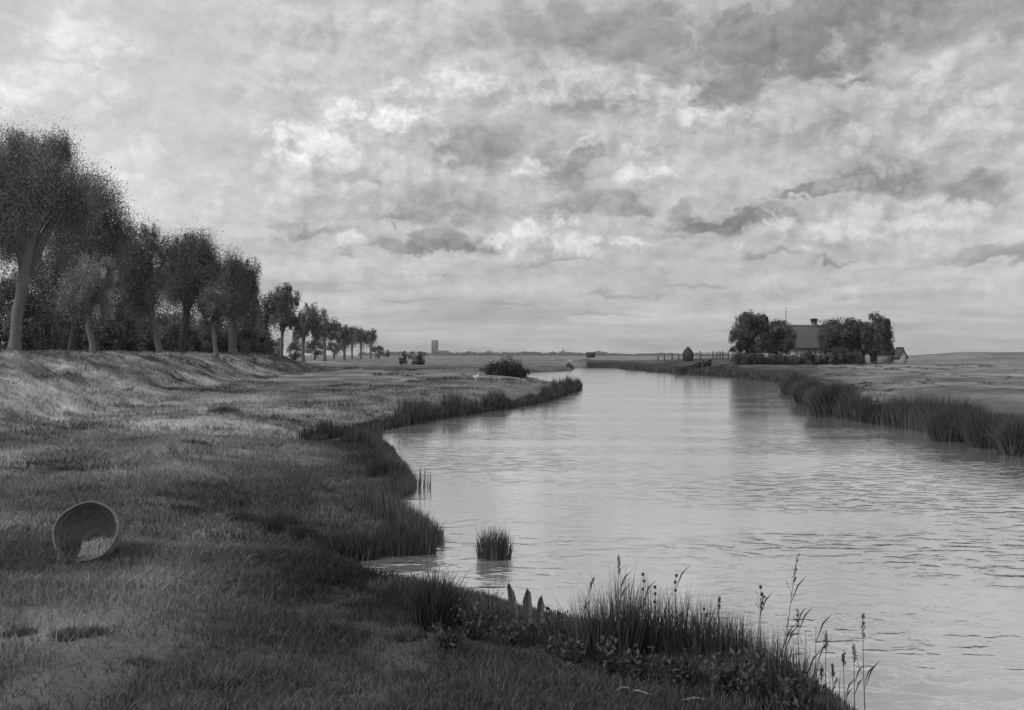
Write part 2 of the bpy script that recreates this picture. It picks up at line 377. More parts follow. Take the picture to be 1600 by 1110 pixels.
# ground sheet: polar grid round the viewpoint, finer ahead
rad = np.concatenate([[0.3], np.geomspace(1.0, 4200, 860)])
fa = np.radians(np.arange(-34, 34.01, .11)); ba = np.radians(np.arange(36, 324.1, 3.0))
ang = np.concatenate([fa, ba]); na = len(ang); nr = len(rad)
RR, AA = np.meshgrid(rad, ang, indexing='ij'); X = RR*np.sin(AA); Y = RR*np.cos(AA)
sdv = sdist(X, Y); Z = height(X, Y, sdv).ravel(); T0 = tone(X, Y, sdv)
V = np.stack([X.ravel(), Y.ravel(), Z], 1)
V = np.vstack([V, [[0, 0, hz(0, 0)]]])
i = np.arange(nr-1)[:, None]*na; j = np.arange(na)[None]; j2 = (j+1) % na
Q = np.stack([i+j, i+j2, i+na+j2, i+na+j], -1).reshape(-1, 4)[:, ::-1]
cT = np.stack([np.full(na, nr*na), np.arange(na), (np.arange(na)+1) % na], 1)[:, ::-1]
gm = bpy.data.materials.new('meadow_ground_material'); gm.use_nodes = True; t = NT(gm.node_tree); t.n.clear()
out = t.new('ShaderNodeOutputMaterial'); geo = t.new('ShaderNodeNewGeometry'); pos = geo.outputs['Position']
at_ = t.new('ShaderNodeAttribute'); at_.attribute_name = 'tone'
na1 = t.noise(pos, 1.4, 6, .7, .4); na2 = t.noise(pos, 14, 5, .7); na3 = t.noise(pos, .12, 5, .65, .6)
v = t.m('MULTIPLY', at_.outputs['Fac'], t.m('ADD', .45, t.m('MULTIPLY', na1, 1.0)))
v = t.m('MULTIPLY', v, t.m('ADD', .65, t.m('MULTIPLY', na2, .7)))
v = t.m('MULTIPLY', v, t.m('ADD', .5, t.m('MULTIPLY', na3, 1.0)))
sx = t.new('ShaderNodeSeparateXYZ'); t.l.new(pos, sx.inputs[0])
mud = t.remap(sx.outputs[2], .02, .12, .55, 1.0)
v = t.m('MULTIPLY', v, mud)
p = t.new('ShaderNodeBsdfPrincipled'); t.l.new(v, p.inputs['Base Color']); p.inputs['Roughness'].default_value = .95; p.inputs['Specular IOR Level'].default_value = .1
b = t.new('ShaderNodeBump'); b.inputs['Strength'].default_value = .7; b.inputs['Distance'].default_value = .08
t.l.new(t.m('ADD', na1, t.m('MULTIPLY', na2, .4)), b.inputs['Height']); t.l.new(b.outputs[0], p.inputs['Normal'])
t.l.new(p.outputs[0], out.inputs[0])
tag(mesh_obj('ground', V, [Q, cT], gm, None, np.append(T0, .1), True), kind='structure')
# ------------------------------------------------------------------ water
wm = bpy.data.materials.new('river_water_material'); wm.use_nodes = True; t = NT(wm.node_tree); t.n.clear()
out = t.new('ShaderNodeOutputMaterial'); geo = t.new('ShaderNodeNewGeometry'); pos = geo.outputs['Position']
def mapped(sc, rot=0.0):
    mp = t.new('ShaderNodeMapping'); t.l.new(pos, mp.inputs[0]); mp.inputs['Scale'].default_value = sc; mp.inputs['Rotation'].default_value = (0, 0, rot); return mp.outputs[0]
w1 = t.noise(mapped((1, 1.6, 1), .12), 2.9, 3, .5, .3)
w2 = t.noise(mapped((1.0, 2.0, 1), -.2), 7.0, 3, .55, .2)
w3 = t.noise(mapped((.4, 1.0, 1), .3), .35, 2, .5)
far_ = t.new('ShaderNodeSeparateXYZ'); t.l.new(pos, far_.inputs[0])
calm = t.m('MULTIPLY', t.remap(w3, .38, .62, .12, 1.0), t.remap(far_.outputs[1], 8, 45, 1.0, .25))
dist = t.new('ShaderNodeVectorMath', operation='LENGTH'); t.l.new(pos, dist.inputs[0])
hgt = t.m('ADD', t.m('MULTIPLY', t.remap(w1, .45, .75, 0, 1), .8), t.m('MULTIPLY', w2, .14))
hgt = t.m('MULTIPLY', hgt, calm)
b = t.new('ShaderNodeBump'); b.inputs['Strength'].default_value = .55; b.inputs['Distance'].default_value = .05
t.l.new(hgt, b.inputs['Height'])
gl = t.new('ShaderNodeBsdfGlossy'); gl.inputs['Roughness'].default_value = .1; gl.inputs[0].default_value = (.97, .97, .97, 1); t.l.new(b.outputs[0], gl.inputs['Normal'])
df = t.new('ShaderNodeBsdfDiffuse'); df.inputs[0].default_value = (.42, .42, .42, 1)
fr = t.new('ShaderNodeFresnel'); fr.inputs[0].default_value = 1.5; t.l.new(b.outputs[0], fr.inputs['Normal'])
fc = t.m('ADD', .70, t.m('MULTIPLY', fr.outputs[0], .30), clamp=True)
mx = t.new('ShaderNodeMixShader'); t.l.new(fc, mx.inputs[0]); t.l.new(df.outputs[0], mx.inputs[1]); t.l.new(gl.outputs[0], mx.inputs[2]); t.l.new(mx.outputs[0], out.inputs[0])
tag(mesh_obj('river_water', [(-60, -60, 0), (120, -60, 0), (120, 190, 0), (-60, 190, 0)], [np.array([(0, 1, 2, 3)])], wm), kind='structure')
# ------------------------------------------------------------------ blades and leaves
def blades(P, hgt, wid, lean=.35, tn=None, bend=1.0, out=None):
    """P (n,3) roots -> V,Q,T,tone of bent tapering blades"""
    n = len(P); th = RNG.uniform(0, 2*PI, n); ph = RNG.uniform(0, 2*PI, n)
    ln = np.abs(RNG.normal(0, lean, n)); dirv = np.stack([np.cos(th)*ln, np.sin(th)*ln, np.ones(n)], 1)
    if out is not None: dirv[:, :2] += out
    side = np.stack([np.cos(ph), np.sin(ph), np.zeros(n)], 1)*wid[:, None]*.5
    mid = P+dirv*hgt[:, None]*.55; tip = P+dirv*hgt[:, None]+np.stack([np.cos(th), np.sin(th), -.4*np.ones(n)], 1)*(ln*hgt*.45*bend)[:, None]
    V = np.stack([P-side, P+side, mid+side*.75, mid-side*.75, tip], 1).reshape(-1, 3)
    b0 = np.arange(n)[:, None]*5
    tn = np.ones(n) if tn is None else tn
    return V, b0+np.array([[0, 1, 2, 3]]), b0+np.array([[3, 2, 4]]), np.repeat(tn, 5)
def leafquads(Cn, size, tn, flat=1.0, asp=.55, up=0.0):
    n = len(Cn); a = RNG.normal(size=(n, 3)); a[:, 2] += up*2.5; a /= np.linalg.norm(a, axis=1)[:, None]
    c = RNG.normal(size=(n, 3)); b_ = np.cross(a, c); b_ /= np.linalg.norm(b_, axis=1)[:, None]+1e-9
    s2 = (size*RNG.uniform(.6, 1.3, n))[:, None] if np.ndim(size) == 0 else size[:, None]
    V = np.stack([Cn-a*s2*.5, Cn+b_*s2*asp*.5, Cn+a*s2*.5, Cn-b_*s2*asp*.5], 1).reshape(-1, 3)
    return V, np.arange(n)[:, None]*4+np.array([[0, 1, 2, 3]]), np.repeat(tn, 4)
# meadow grass -------------------------------------------------------
def grass_field():
    mb = MB()
    for (r0, r1, n, h0, h1, w0) in ((3.0, 10.5, 170000, .03, .085, .008), (8.5, 24, 190000, .035, .09, .014), (20, 62, 140000, .04, .09, .028)):
        a = np.radians(RNG.uniform(-33, 30, n)); r_ = r0+(r1-r0)*RNG.random(n)**1.05
        x = r_*np.sin(a); y = r_*np.cos(a); s = sdist(x, y); cl = fbm(x*1.3, y*1.3, 3, 77)
        right = x > np.interp(y, CLY, CLX)
        k = (s > .12+.25*RNG.random(n)) & ~right & (RNG.random(n) < ss(.25, .6, cl)+.25)
        x, y, s, cl = x[k], y[k], s[k], cl[k]; z = height(x, y, s); n = len(x)
        tn = tone(x, y, s)*RNG.uniform(.7, 1.45, n)*1.12
        hh = RNG.uniform(h0, h1, n)*(.6+1.3*cl)*(1+.3*ss(1.5, 0, s))
        V, Q, T, tt = blades(np.stack([x, y, z-.01], 1), hh, np.full(n, w0)*RNG.uniform(.6, 1.4, n), .55, tn)
        mb.add(V, Q, T, tt)
    tag(mb.build('meadow_grass', M['grass']), 'short tufted grey grass covering the near meadow', 'grass', kind='stuff')
grass_field()
def rough_grass():
    nt_ = 9000; a = np.radians(RNG.uniform(-33, 31, nt_)); r_ = 11+110*RNG.random(nt_)**1.4
    x = r_*np.sin(a); y = r_*np.cos(a); s = sdist(x, y); cd_ = crestd(x, y); cl = fbm(x*.25, y*.12, 3, 17)
    k = (s > .6) & ((RNG.random(nt_) < ss(.45, .65, cl)*.6) | ((np.abs(cd_-3) < 4.5) & (RNG.random(nt_) < .75)))
    x, y, r_ = x[k], y[k], r_[k]; nb = 26; n = len(x)*nb; i_ = np.repeat(np.arange(len(x)), nb)
    sz = (.10+.0012*r_[i_])*np.where(x[i_] > 5, .55, 1)*RNG.uniform(.5, 1.5, len(x))[i_]
    lx = RNG.normal(size=n)*sz*1.3; ly = RNG.normal(size=n)*sz*.8; X_ = x[i_]+lx; Y_ = y[i_]+ly; s = sdist(X_, Y_); Z_ = height(X_, Y_, s)
    tn = tone(X_, Y_, s)*RNG.uniform(.45, 1.25, len(x))[i_]*RNG.uniform(.8, 1.2, n)
    V, Q, T, tt = blades(np.stack([X_, Y_, Z_-.01], 1), sz*RNG.uniform(.5, 1.1, n), .010+.0007*r_[i_], .45, tn)
    mb = MB(); mb.add(V, Q, T, tt); tag(mb.build('rough_grass', M['grass']), 'rough uneven grass tufts over the dyke slope and the fields', 'grass', kind='stuff')
rough_grass()
def band(name, label, pts, wdt, n, h0, h1, wb, m, off=.2, tn=(.5, 1.5), cat='reeds', hn=.5):
    """continuous bed of tall blades along a shore polyline"""
    pts = np.array(pts); e = np.diff(pts, axis=0); L = np.hypot(e[:, 0], e[:, 1]); c = np.concatenate([[0], np.cumsum(L)])
    q = RNG.uniform(0, c[-1], n*2); i = np.clip(np.searchsorted(c, q)-1, 0, len(L)-1); t_ = (q-c[i])/L[i]
    nx = np.stack([-e[:, 1], e[:, 0]], 1)/L[:, None]
    p_ = pts[i]+e[i]*t_[:, None]+nx[i]*RNG.uniform(-.3, wdt, len(q))[:, None]
    s = sdist(p_[:, 0], p_[:, 1]); cl = fbm(p_[:, 0]*.9, p_[:, 1]*.5, 3, 90); k = (s > -.12) & (s < wdt) & (cl > .2); p_ = p_[k][:n]; s = s[k][:n]; cl = cl[k][:n]
    z = np.maximum(height(p_[:, 0], p_[:, 1], s), -.02); m_n = len(p_)
    hh = RNG.uniform(h0, h1, m_n)*(1-hn+2*hn*ss(.3, .7, cl))*(.5+.5*ss(-.2, .6, s))*(1-.55*ss(wdt*.5, wdt, s))
    mb = MB(); V, Q, T, tt = blades(np.stack([p_[:, 0], p_[:, 1], z], 1), hh, np.full(m_n, wb), .16, RNG.uniform(*tn, m_n)*(.5+cl))
    mb.add(V, Q, T, tt)
    return tag(mb.build(name, m), label, cat, kind='stuff')
iR = [P0(*p) for p in [(1224,610),(1247,628),(1270,645),(1300,652),(1370,664),(1450,676),(1520,690),(1600,704),(1700,722)]]+[(20, 12)]
band('reed_bed', 'dark tall reeds massed along the far right bank at the waterline', iR[::-1], 6.5, 220000, .9, 1.25, .026, M['reedfar'], hn=.15, tn=(.65, 1.15))
iL = [P0(*p) for p in [(907,607),(880,617),(850,629),(800,638),(740,647),(680,656),(620,668),(560,679),(500,688),(470,692)]]
band('bank_sedge', 'dark rough sedge fringing the grassy spit on the left bank', iL, 6.5, 90000, .45, .80, .035, M['reedfar'], tn=(.5, 1.35), cat='sedge')
iN = [P0(*p) for p in [(480,699),(540,699),(590,700),(606,706),(620,722),(628,742),(640,760),(612,782),(600,796),(640,822),(680,855)]]
band('shore_sedge', 'dark tufted sedge along the near indented shore of the left bank', iN, 1.5, 22000, .12, .36, .014, M['reed'], tn=(.6, 1.6), cat='sedge')
iF = [P0(*p) for p in [(712,922),(745,938),(800,955),(860,972),(920,985),(1000,1000),(1080,1010),(1180,1035),(1260,1075),(1330,1130)]]
band('bank_herbs', 'dark low herbs and grass covering the lip of the nearest bank', iF[::-1], .9, 22000, .04, .12, .009, M['reed'], tn=(.6, 1.7), cat='grass')
iQ = [P0(*p) for p in [(1226,600),(1180,594),(1120,588),(1060,585),(1010,581),(972,577)]]
band('far_bank_sedge', 'dark rough grass along the far bank below the farm', iQ, 9, 16000, .3, .6, .12, M['reedfar'], tn=(.5, 1.2), cat='grass')
# ------------------------------------------------------------------ trees
def crown_mesh(lobes, nleaf, lsize, elong=1.5, fringe=.12, seed=0, dens=1.0):
    """lobes: (x,y,z,rx,ry,rz) local. Leaves gathered in clumps that fill each lobe, thinner at the rim"""
    mb = MB(); vol = np.array([(l[3]*l[5])**1.0*l[4]**.5 for l in lobes]); vol /= vol.sum()
    for l, f_ in zip(lobes, vol):
        n = int(nleaf*f_); c = np.array(l[:3]); r_ = np.array(l[3:])
        ncl = max(10, int(n/170)); d = RNG.normal(size=(ncl, 3)); d /= np.linalg.norm(d, axis=1)[:, None]
        rr_ = RNG.uniform(.22, 1.1, ncl)**.65; cc = c+d*rr_[:, None]*r_*.92
        ct = RNG.uniform(.3, 2.0, ncl)
        idx = RNG.integers(0, ncl, n); cs = r_.mean()*.155*RNG.uniform(.5, 1.7, ncl)
        p_ = cc[idx]+np.clip(RNG.normal(size=(n, 3)), -1.7, 1.7)*cs[idx][:, None]*np.array([1, 1, elong])
        # wispy fringe shoots at the top
        nf = int(n*fringe*.16) if lsize < .25 else 8; ns = max(4, nf//25); th = RNG.uniform(0, 2*PI, ns); q = RNG.uniform(0, .85, ns)
        sx_ = c[0]+np.cos(th)*q*r_[0]; sy_ = c[1]+np.sin(th)*q*r_[1]; sz_ = c[2]+np.sqrt(1-q**2)*r_[2]*.95
        k = RNG.integers(0, ns, nf); hgt_ = RNG.uniform(-.35, .12, nf)*r_[2]
        pf = np.stack([sx_[k]+(sx_[k]-c[0])*.35*hgt_/r_[2], sy_[k], sz_[k]+hgt_], 1)+RNG.normal(size=(nf, 3))*r_.mean()*np.array([.016, .016, .03])
        pp_ = np.vstack([p_, pf]); tt = np.concatenate([ct[idx], RNG.uniform(.8, 1.2, nf)])*RNG.uniform(.85, 1.18, n+nf)
        V, Q, t4 = leafquads(pp_, lsize, tt, asp=.42, up=.35); mb.add(V, Q, None, t4)
    return mb
def tree(name, label, D, bx, lobes, trunk, nleaf, lsize, group=None, lm='leaf', bm_='bark', cat='tree', by=None, elong=1.9, fringe=.12, limbs=True):
    """lobes (px,py,rx,ry[,dd]) and trunk (px,py,r_px) are photo measures turned to metres at the tree's own distance"""
    s = D/F; x0 = (bx-800)*s; z0 = hz(x0, D)
    root = thing(name, label, cat, (x0, D, z0), 0, group)
    L = []
    for l in lobes:
        px, py, rx, ry = l[:4]; dd = l[4] if len(l) > 4 else 0
        L.append(((px-bx)*s, dd, H+(HY-py)*s-z0, rx*s, rx*s*.95, ry*s))
    tp = [((px-bx)*s, 0, H+(HY-py)*s-z0) for px, py, r_ in trunk]; tr = [r_*s for _, _, r_ in trunk]
    tp[0] = (tp[0][0], 0, -.1)
    mb = MB()
    pts = np.array(tp); q = np.linspace(0, len(pts)-1, 4*len(pts)); pts2 = np.stack([np.interp(q, range(len(pts)), pts[:, k]) for k in range(3)], 1)
    pts2[1:, 0] += RNG.normal(0, tr[0]*.10, len(q)-1); rr = np.interp(q, range(len(pts)), tr); rr *= 1+RNG.uniform(-.10, .14, len(rr)); rr[0] *= 1.5; rr[1] *= 1.12
    mb.tube(pts2, rr, 10)
    if limbs:
        top = pts2[-1]
        for l in L:
            c = np.array(l[:3])
            for k in range(4 if D < 60 else 2 if D < 130 else 1):
                e = c+RNG.normal(size=3)*np.array(l[3:])*.3; e[2] = c[2]+l[5]*RNG.uniform(.0, .5)
                m1 = top*.6+e*.4+RNG.normal(size=3)*.1; m1[2] = top[2]*.55+e[2]*.45
                st_p = pts2[-2-k*2]
                mb.tube([st_p, m1, e], [tr[-1]*.7, tr[-1]*.4, tr[-1]*.12], 6)
    mb.build('trunk', M[bm_], root, True)
    crown_mesh(L, nleaf, lsize, elong, fringe).build('crown', M[lm], root)
    return root
ROW = 'trees in the row along the left dyke'
tree('pollard_tree', 'tallest tree at the left edge, pale leaning trunk forking under a feathery crown', 42, 22,
     [(20,300,75,70),(75,270,48,55),(-40,290,60,80),(100,320,42,50,1),(30,245,34,38),(-5,380,45,45),(85,235,24,24)],
     [(20,558,9),(27,490,8),(40,425,7.5),(48,375,7)], 170000, .08, ROW, 'leaf_mid', 'bark_pale', fringe=.14, elong=2.0)
tree('broadleaf_tree', 'tall dark dome-shaped tree just right of the leaning pale trunk', 56, 112,
     [(135,340,50,72),(165,345,36,52),(110,350,46,60),(185,370,22,34),(140,420,60,55),(75,420,45,50)], [(112,552,5.5),(118,480,5),(125,420,4.5)], 120000, .095, ROW, bm_='bark_dark', fringe=.08)
tree('broadleaf_tree', 'medium grey tree with a wispy top, right of the tall dome-shaped tree', 70, 247,
     [(215,400,42,50),(240,375,18,24),(190,420,36,50),(225,455,42,42),(262,398,20,30),(205,440,40,50)], [(250,553,5),(242,510,4),(232,470,4)], 70000, .115, ROW, fringe=.2)
tree('young_tree', 'small pale-leaved young tree with a light stem before the dark trees', 50, 145,
     [(135,450,34,48),(155,470,26,36),(115,470,25,34),(140,415,20,22),(165,430,20,26)], [(147,553,5.5),(139,515,4.5),(140,480,3.5)], 24000, .09, ROW, 'leaf_pale', 'bark_pale')
tree('broadleaf_tree', 'dark rounded tree on a thick dark stem, fifth crown from the left', 84, 285,
     [(300,425,44,52),(272,440,30,42),(325,430,24,40),(310,390,24,22),(285,385,18,18)], [(283,555,6),(288,510,5.5),(294,475,5)], 85000, .12, ROW, bm_='bark_dark', fringe=.12)
tree('young_tree', 'slim young tree with a pale stem between two dark trees', 78, 336,
     [(325,478,24,26),(345,485,16,24)], [(338,553,3.5),(334,520,3),(332,500,2.5)], 6000, .16, ROW, 'leaf', 'bark_pale')
tree('broadleaf_tree', 'upright dark tree with two pointed tops before the gap of light', 99, 363,
     [(370,455,30,44),(362,425,20,28),(393,435,14,36),(385,480,24,30),(355,480,18,26)], [(363,560,6.5),(363,520,5.5),(366,490,5)], 70000, .13, ROW, fringe=.16)
tree('broadleaf_tree', 'small grey tree half hidden behind the two-pointed dark tree', 118, 420,
     [(410,500,20,34),(422,492,14,26),(404,520,16,24)], [(420,567,3.5),(420,535,3),(416,510,2.5)], 8000, .24, ROW)
tree('broadleaf_tree', 'round-headed tree with knobbly top on a slender stem, after the gap', 125, 440,
     [(445,480,20,28),(430,470,12,20),(447,458,10,13),(461,468,9,14),(438,500,16,14),(452,500,14,14)], [(440,569,2.8),(440,535,2.3),(442,512,2.8)], 13000, .24, ROW, fringe=.16)
tree('broadleaf_tree', 'narrow tree with leaning stems just beyond the round-headed tree', 152, 474,
     [(478,508,20,24),(484,488,10,15),(466,518,14,16),(492,515,12,18)], [(474,570,3),(473,540,2.4),(476,520,2.2)], 9000, .27, ROW)
tree('broadleaf_tree', 'dark full tree in the middle of the receding row', 180, 507,
     [(505,514,19,22),(503,498,11,13),(518,518,12,18),(495,520,12,16)], [(507,569,2.8),(507,545,2.4),(506,525,2.2)], 8000, .3, ROW)
tree('broadleaf_tree', 'small dark tree with a thick dark stem in the receding row', 225, 538,
     [(536,525,18,16),(534,514,9,9)], [(538,568,1.8),(538,545,2.2),(537,532,2)], 5500, .36, ROW)
tree('broadleaf_tree', 'third crown from the far end of the row of trees', 262, 550,
     [(550,527,14,13),(546,519,7,8)], [(550,567,1.3),(550,545,1.6),(550,532,1.4)], 4000, .4, ROW)
tree('broadleaf_tree', 'second crown from the far end of the row of trees', 292, 564,
     [(565,528,14,12)], [(564,566,1.3),(564,545,1.6),(564,532,1.4)], 3600, .42, ROW)
tree('broadleaf_tree', 'last crown at the far end of the row of trees', 320, 579,
     [(577,528,11,12),(583,521,6,5)], [(579,565,1.6),(579,545,1.5),(578,532,1.4)], 3600, .42, ROW)
for k, (D, px, py, rx, ry) in enumerate([(60,20,485,65,60),(66,95,495,45,50),(74,165,505,45,42),(84,215,510,42,38),(92,275,520,40,34),(100,325,525,34,30),(108,380,522,34,34),(112,404,535,20,20)]):
    names = ['dark bush filling the shade behind the leaning pale trunk', 'dark bush left of the small pale-leaved tree', 'dark bush right of the small pale-leaved tree',
             'dark bush behind the wispy-topped tree', 'dark bush left of the thick dark stem', 'dark bush around the slim pale stem', 'dark bush under the two-pointed tree', 'lowest dark bush, ending the thicket before the gap of light']
    tree('thicket_bush', names[k], D, px, [(px,py,rx,ry),(px-rx*.4,py+ry*.5,rx*.8,ry*.6),(px+rx*.4,py+ry*.5,rx*.8,ry*.6),(px-rx*.7,545,rx*.6,11),(px+rx*.1,546,rx*.6,11),(px+rx*.8,545,rx*.6,11)], [(px,556,3),(px,530,2.5)], 26000, .2, 'bushes of the thicket behind the row', 'leaf', 'bark_dark', 'bush', fringe=.02, elong=1.1, limbs=False)
for px, D, rx, ry, lab in ((432, 175, 14, 14, 'pale bush seen between the stems after the gap of light'), (462, 190, 16, 16, 'small bush behind the leaning stems'), (492, 230, 16, 14, 'small bush behind the middle of the row'), (522, 270, 13, 11, 'small bush near the far end of the row')):
    tree('hedge_bush', lab, D, px, [(px,545,rx,ry)], [(px,562,1.2),(px,550,1)], 3000, .4, 'bushes beyond the tree row', 'leaf_pale' if px in (432, 462) else 'leaf', 'bark_dark', 'bush', fringe=.02, elong=1.0, limbs=False)
tree('hedge_bush', 'low dark bush sloping down just past the last tree of the row', 330, 592, [(590,550,13,9),(602,553,8,5)], [(592,561,1.5),(592,552,1)], 3500, .45, None, 'leaf', 'bark_dark', 'bush', fringe=.03, elong=1.0, limbs=False)
# bushes on the meadow
tree('round_bush', 'large dark rounded bush standing alone at the river on the spit', 82, 790, [(790,579,31,12),(770,582,16,10),(812,584,13,9)], [(790,592,2),(790,582,1.5)], 16000, .17, None, 'leaf_dark', 'bark_dark', 'bush', fringe=.03, elong=1.0, limbs=False)
tree('conical_bush', 'dark pointed bush, right of a pair on the far meadow', 150, 654, [(654,565,10,7),(654,561,5,6)], [(654,570,1),(654,562,.8)], 4000, .2, None, 'leaf', 'bark_dark', 'bush', fringe=.03, elong=1.0, limbs=False)
tree('conical_bush', 'slim dark bush, left of a pair on the far meadow', 152, 630, [(629,565,6,6),(632,558,3,8)], [(629,570,1),(630,562,.8)], 3000, .2, None, 'leaf', 'bark_dark', 'bush', fringe=.03, elong=1.1, limbs=False)
tree('conical_bush', 'low grey bush spreading behind the pair of pointed bushes', 175, 648, [(650,556,16,4),(638,557,8,4)], [(648,564,1),(648,557,.8)], 3500, .25, None, 'leaf_pale', 'bark_dark', 'bush', fringe=.03, elong=1.0, limbs=False)
# farm trees
FG = 'trees around the farmhouse'
tree('farm_tree', 'billowing dark tree leaning left of the farmhouse, leftmost of its trees', 122, 1168,
     [(1172,515,24,22),(1158,525,17,17),(1183,498,15,12),(1168,500,16,12),(1152,545,14,8),(1180,540,22,14),(1190,512,12,14)], [(1165,570,3.5),(1168,545,3),(1170,530,3)], 32000, .22, FG, 'leaf_dark', bm_='bark_dark', fringe=.04, elong=1.1)
tree('farm_tree', 'round dark tree before the left end of the farmhouse roof', 120, 1215,
     [(1215,525,24,20),(1218,510,14,11),(1200,535,16,16),(1230,532,14,16),(1215,545,24,10)], [(1214,570,3),(1215,550,2.5),(1215,538,2.5)], 28000, .22, FG, 'leaf_dark', bm_='bark_dark', fringe=.04, elong=1.1)
tree('farm_tree', 'broad grey tree covering the right half of the farmhouse roof', 122, 1308,
     [(1308,528,28,24),(1305,512,15,10),(1322,515,15,14),(1293,540,17,16),(1318,545,20,14)], [(1308,570,3),(1308,550,2.5),(1308,540,2)], 28000, .22, FG, 'leaf_dark', bm_='bark_dark', fringe=.06, elong=1.2)
tree('farm_tree', 'narrow tree with a small pointed top between two broad farm trees', 124, 1344,
     [(1344,515,12,15),(1330,514,12,16),(1345,535,17,18),(1330,537,16,18)], [(1349,573,2),(1349,555,1.8),(1346,540,1.6)], 20000, .22, FG, 'leaf_dark', bm_='bark_dark', fringe=.08, elong=1.3)
tree('farm_tree', 'tall full tree with a peaked top, rightmost of the farm trees', 121, 1368,
     [(1370,525,22,22),(1372,505,15,15),(1355,525,13,18),(1384,520,10,20),(1370,540,24,13),(1358,540,14,12)], [(1368,573,2.6),(1368,555,2.2),(1369,545,2)], 32000, .22, FG, 'leaf_dark', bm_='bark_dark', fringe=.06, elong=1.2)
for k, (px, py, rx, ry, D, lab) in enumerate([(1175,562,26,9,115,'dark hedge bush under the leftmost farm tree'),(1225,563,26,9,116,'dark hedge bush in front of the farmhouse, left'),(1280,563,30,9,117,'long dark hedge bush below the farmhouse windows'),(1322,560,22,13,116,'darkest hedge bush, right end of the farm hedge')]):
    tree('hedge_bush', lab, D, px, [(px-rx*.5,py+1,rx*.7,ry*1.15),(px+rx*.45,py+2,rx*.7,ry*1.15)], [(px,573,1.2),(px,563,1)], 12000, .18, 'hedge below the farmhouse', 'leaf_dark', 'bark_dark', 'bush', fringe=.02, elong=1.0, limbs=False)
# ------------------------------------------------------------------ buildings
def gable(parent, L, Wd, hw, hr, wm_, rm, over=.3, wins=(), door=None, name='wall'):
    """house along local x, length L, depth Wd; front faces -y"""
    a, b_ = L/2, Wd/2
    mb = MB(); mb.box(-a, a, -b_, b_, -.3, hw)
    mb.poly([(-a, -b_, hw), (-a, b_, hw), (-a, 0, hw+hr-.12), (a, -b_, hw), (a, b_, hw), (a, 0, hw+hr-.12)], None, [(0, 2, 1), (3, 4, 5)])
    wl = mb.build('wall', wm_, parent)
    rf = MB(); t_ = .18
    for s_y in (-1, 1):
        e = b_+over; drop = over*hr/b_
        V_ = []
        for xx in (-a-over, a+over):
            V_ += [(xx, 0, hw+hr), (xx, s_y*e, hw-drop), (xx, s_y*e, hw-drop-t_), (xx, 0, hw+hr-t_)]
        rf.add(V_, [(0, 4, 5, 1), (1, 5, 6, 2), (2, 6, 7, 3), (0, 1, 2, 3), (4, 7, 6, 5)])
    rf.tube([(-a-over, 0, hw+hr+.02), (a+over, 0, hw+hr+.02)], .12, 6)
    roof = rf.build('roof', rm, parent)
    for (x0, x1, z0, z1) in wins:
        f_ = MB(); y0 = -b_-.05
        for (p, q, r1, r2) in ((x0-.08, x0, z0-.08, z1+.08), (x1, x1+.08, z0-.08, z1+.08), (x0, x1, z0-.08, z0), (x0, x1, z1, z1+.08), ((x0+x1)/2-.03, (x0+x1)/2+.03, z0, z1)):
            f_.box(p, q, y0-.01, -b_, r1, r2)
        w_ = f_.build('window', M['plaster'], parent)
        gmb = MB(); gmb.box(x0, x1, -b_-.02, -b_-.002, z0, z1); gmb.build('pane', M['glass'], w_)
    if door:
        dm = MB(); dm.box(door[0], door[1], -b_-.05, -b_-.002, -.1, door[2]); dm.build('door', M['darkwood'], parent)
    return wl, roof
D = 134; s = D/F; x0 = (1290-800)*s; z0 = 1.0
hs = thing('farmhouse', 'long farmhouse with a big thatched grey roof and a low white wall behind trees', 'house', (x0, D, z0), .05)
zr = H+(HY-510)*s-z0; ze = H+(HY-541)*s-z0
wl, rf = gable(hs, 130*s, 7.0, ze, zr-ze, M['plaster'], M['roof'], .35, wins=[((1247-1290)*s, (1251-1290)*s, .9, 1.9), ((1257-1290)*s, (1260-1290)*s, .9, 1.9), ((1265-1290)*s, (1269-1290)*s, .9, 1.9), (2.2, 3.0, .9, 1.9)], door=((1281-1290)*s, (1288-1290)*s, 2.0))
cm = MB(); cx = (1272-1290)*s; cm.box(cx-.28, cx+.28, -.3, .3, zr-.4, zr+.45); cm.box(cx-.34, cx+.34, -.36, .36, zr+.45, zr+.55); cm.build('chimney', M['brick'], rf)
mb = MB()
for k in range(90):
    a_ = RNG.uniform(0, 2*PI); q_ = RNG.uniform(.1, .5); c_ = np.array([cx+math.cos(a_)*q_, math.sin(a_)*q_, zr+.58+RNG.uniform(0, .38)])
    d_ = np.array([-math.sin(a_), math.cos(a_), RNG.uniform(-.25, .25)])*.28; mb.tube([c_-d_, c_+d_], .022, 4)
tag(mb.build('stork_nest', M['darkwood']), 'dark round twig nest on top of the farmhouse chimney', 'nest').location = (x0, D, z0)
# outbuilding at the right
D2 = 131; s2 = D2/F; xb = (1371-800)*s2
ob = thing('barn', 'small grey gabled barn at the right end of the farm, white front wall', 'barn', (xb, D2, .95), 0)
gable(ob, 40*s2, 3.4, H+(HY-550)*s2-.95, 1.1, M['wall'], M['roof'], .2, door=((1352-1371)*s2, (1358-1371)*s2, 1.6))
lt = thing('lean_to_shed', 'little dark-roofed grey shed with a gable front, right of the white barn wall', 'shed', ((1394-800)*s2, D2-2.6, .95), PI/2)
gable(lt, 2.0, 13*s2, 1.15, 1.0, M['wall'], M['roof'], .12)
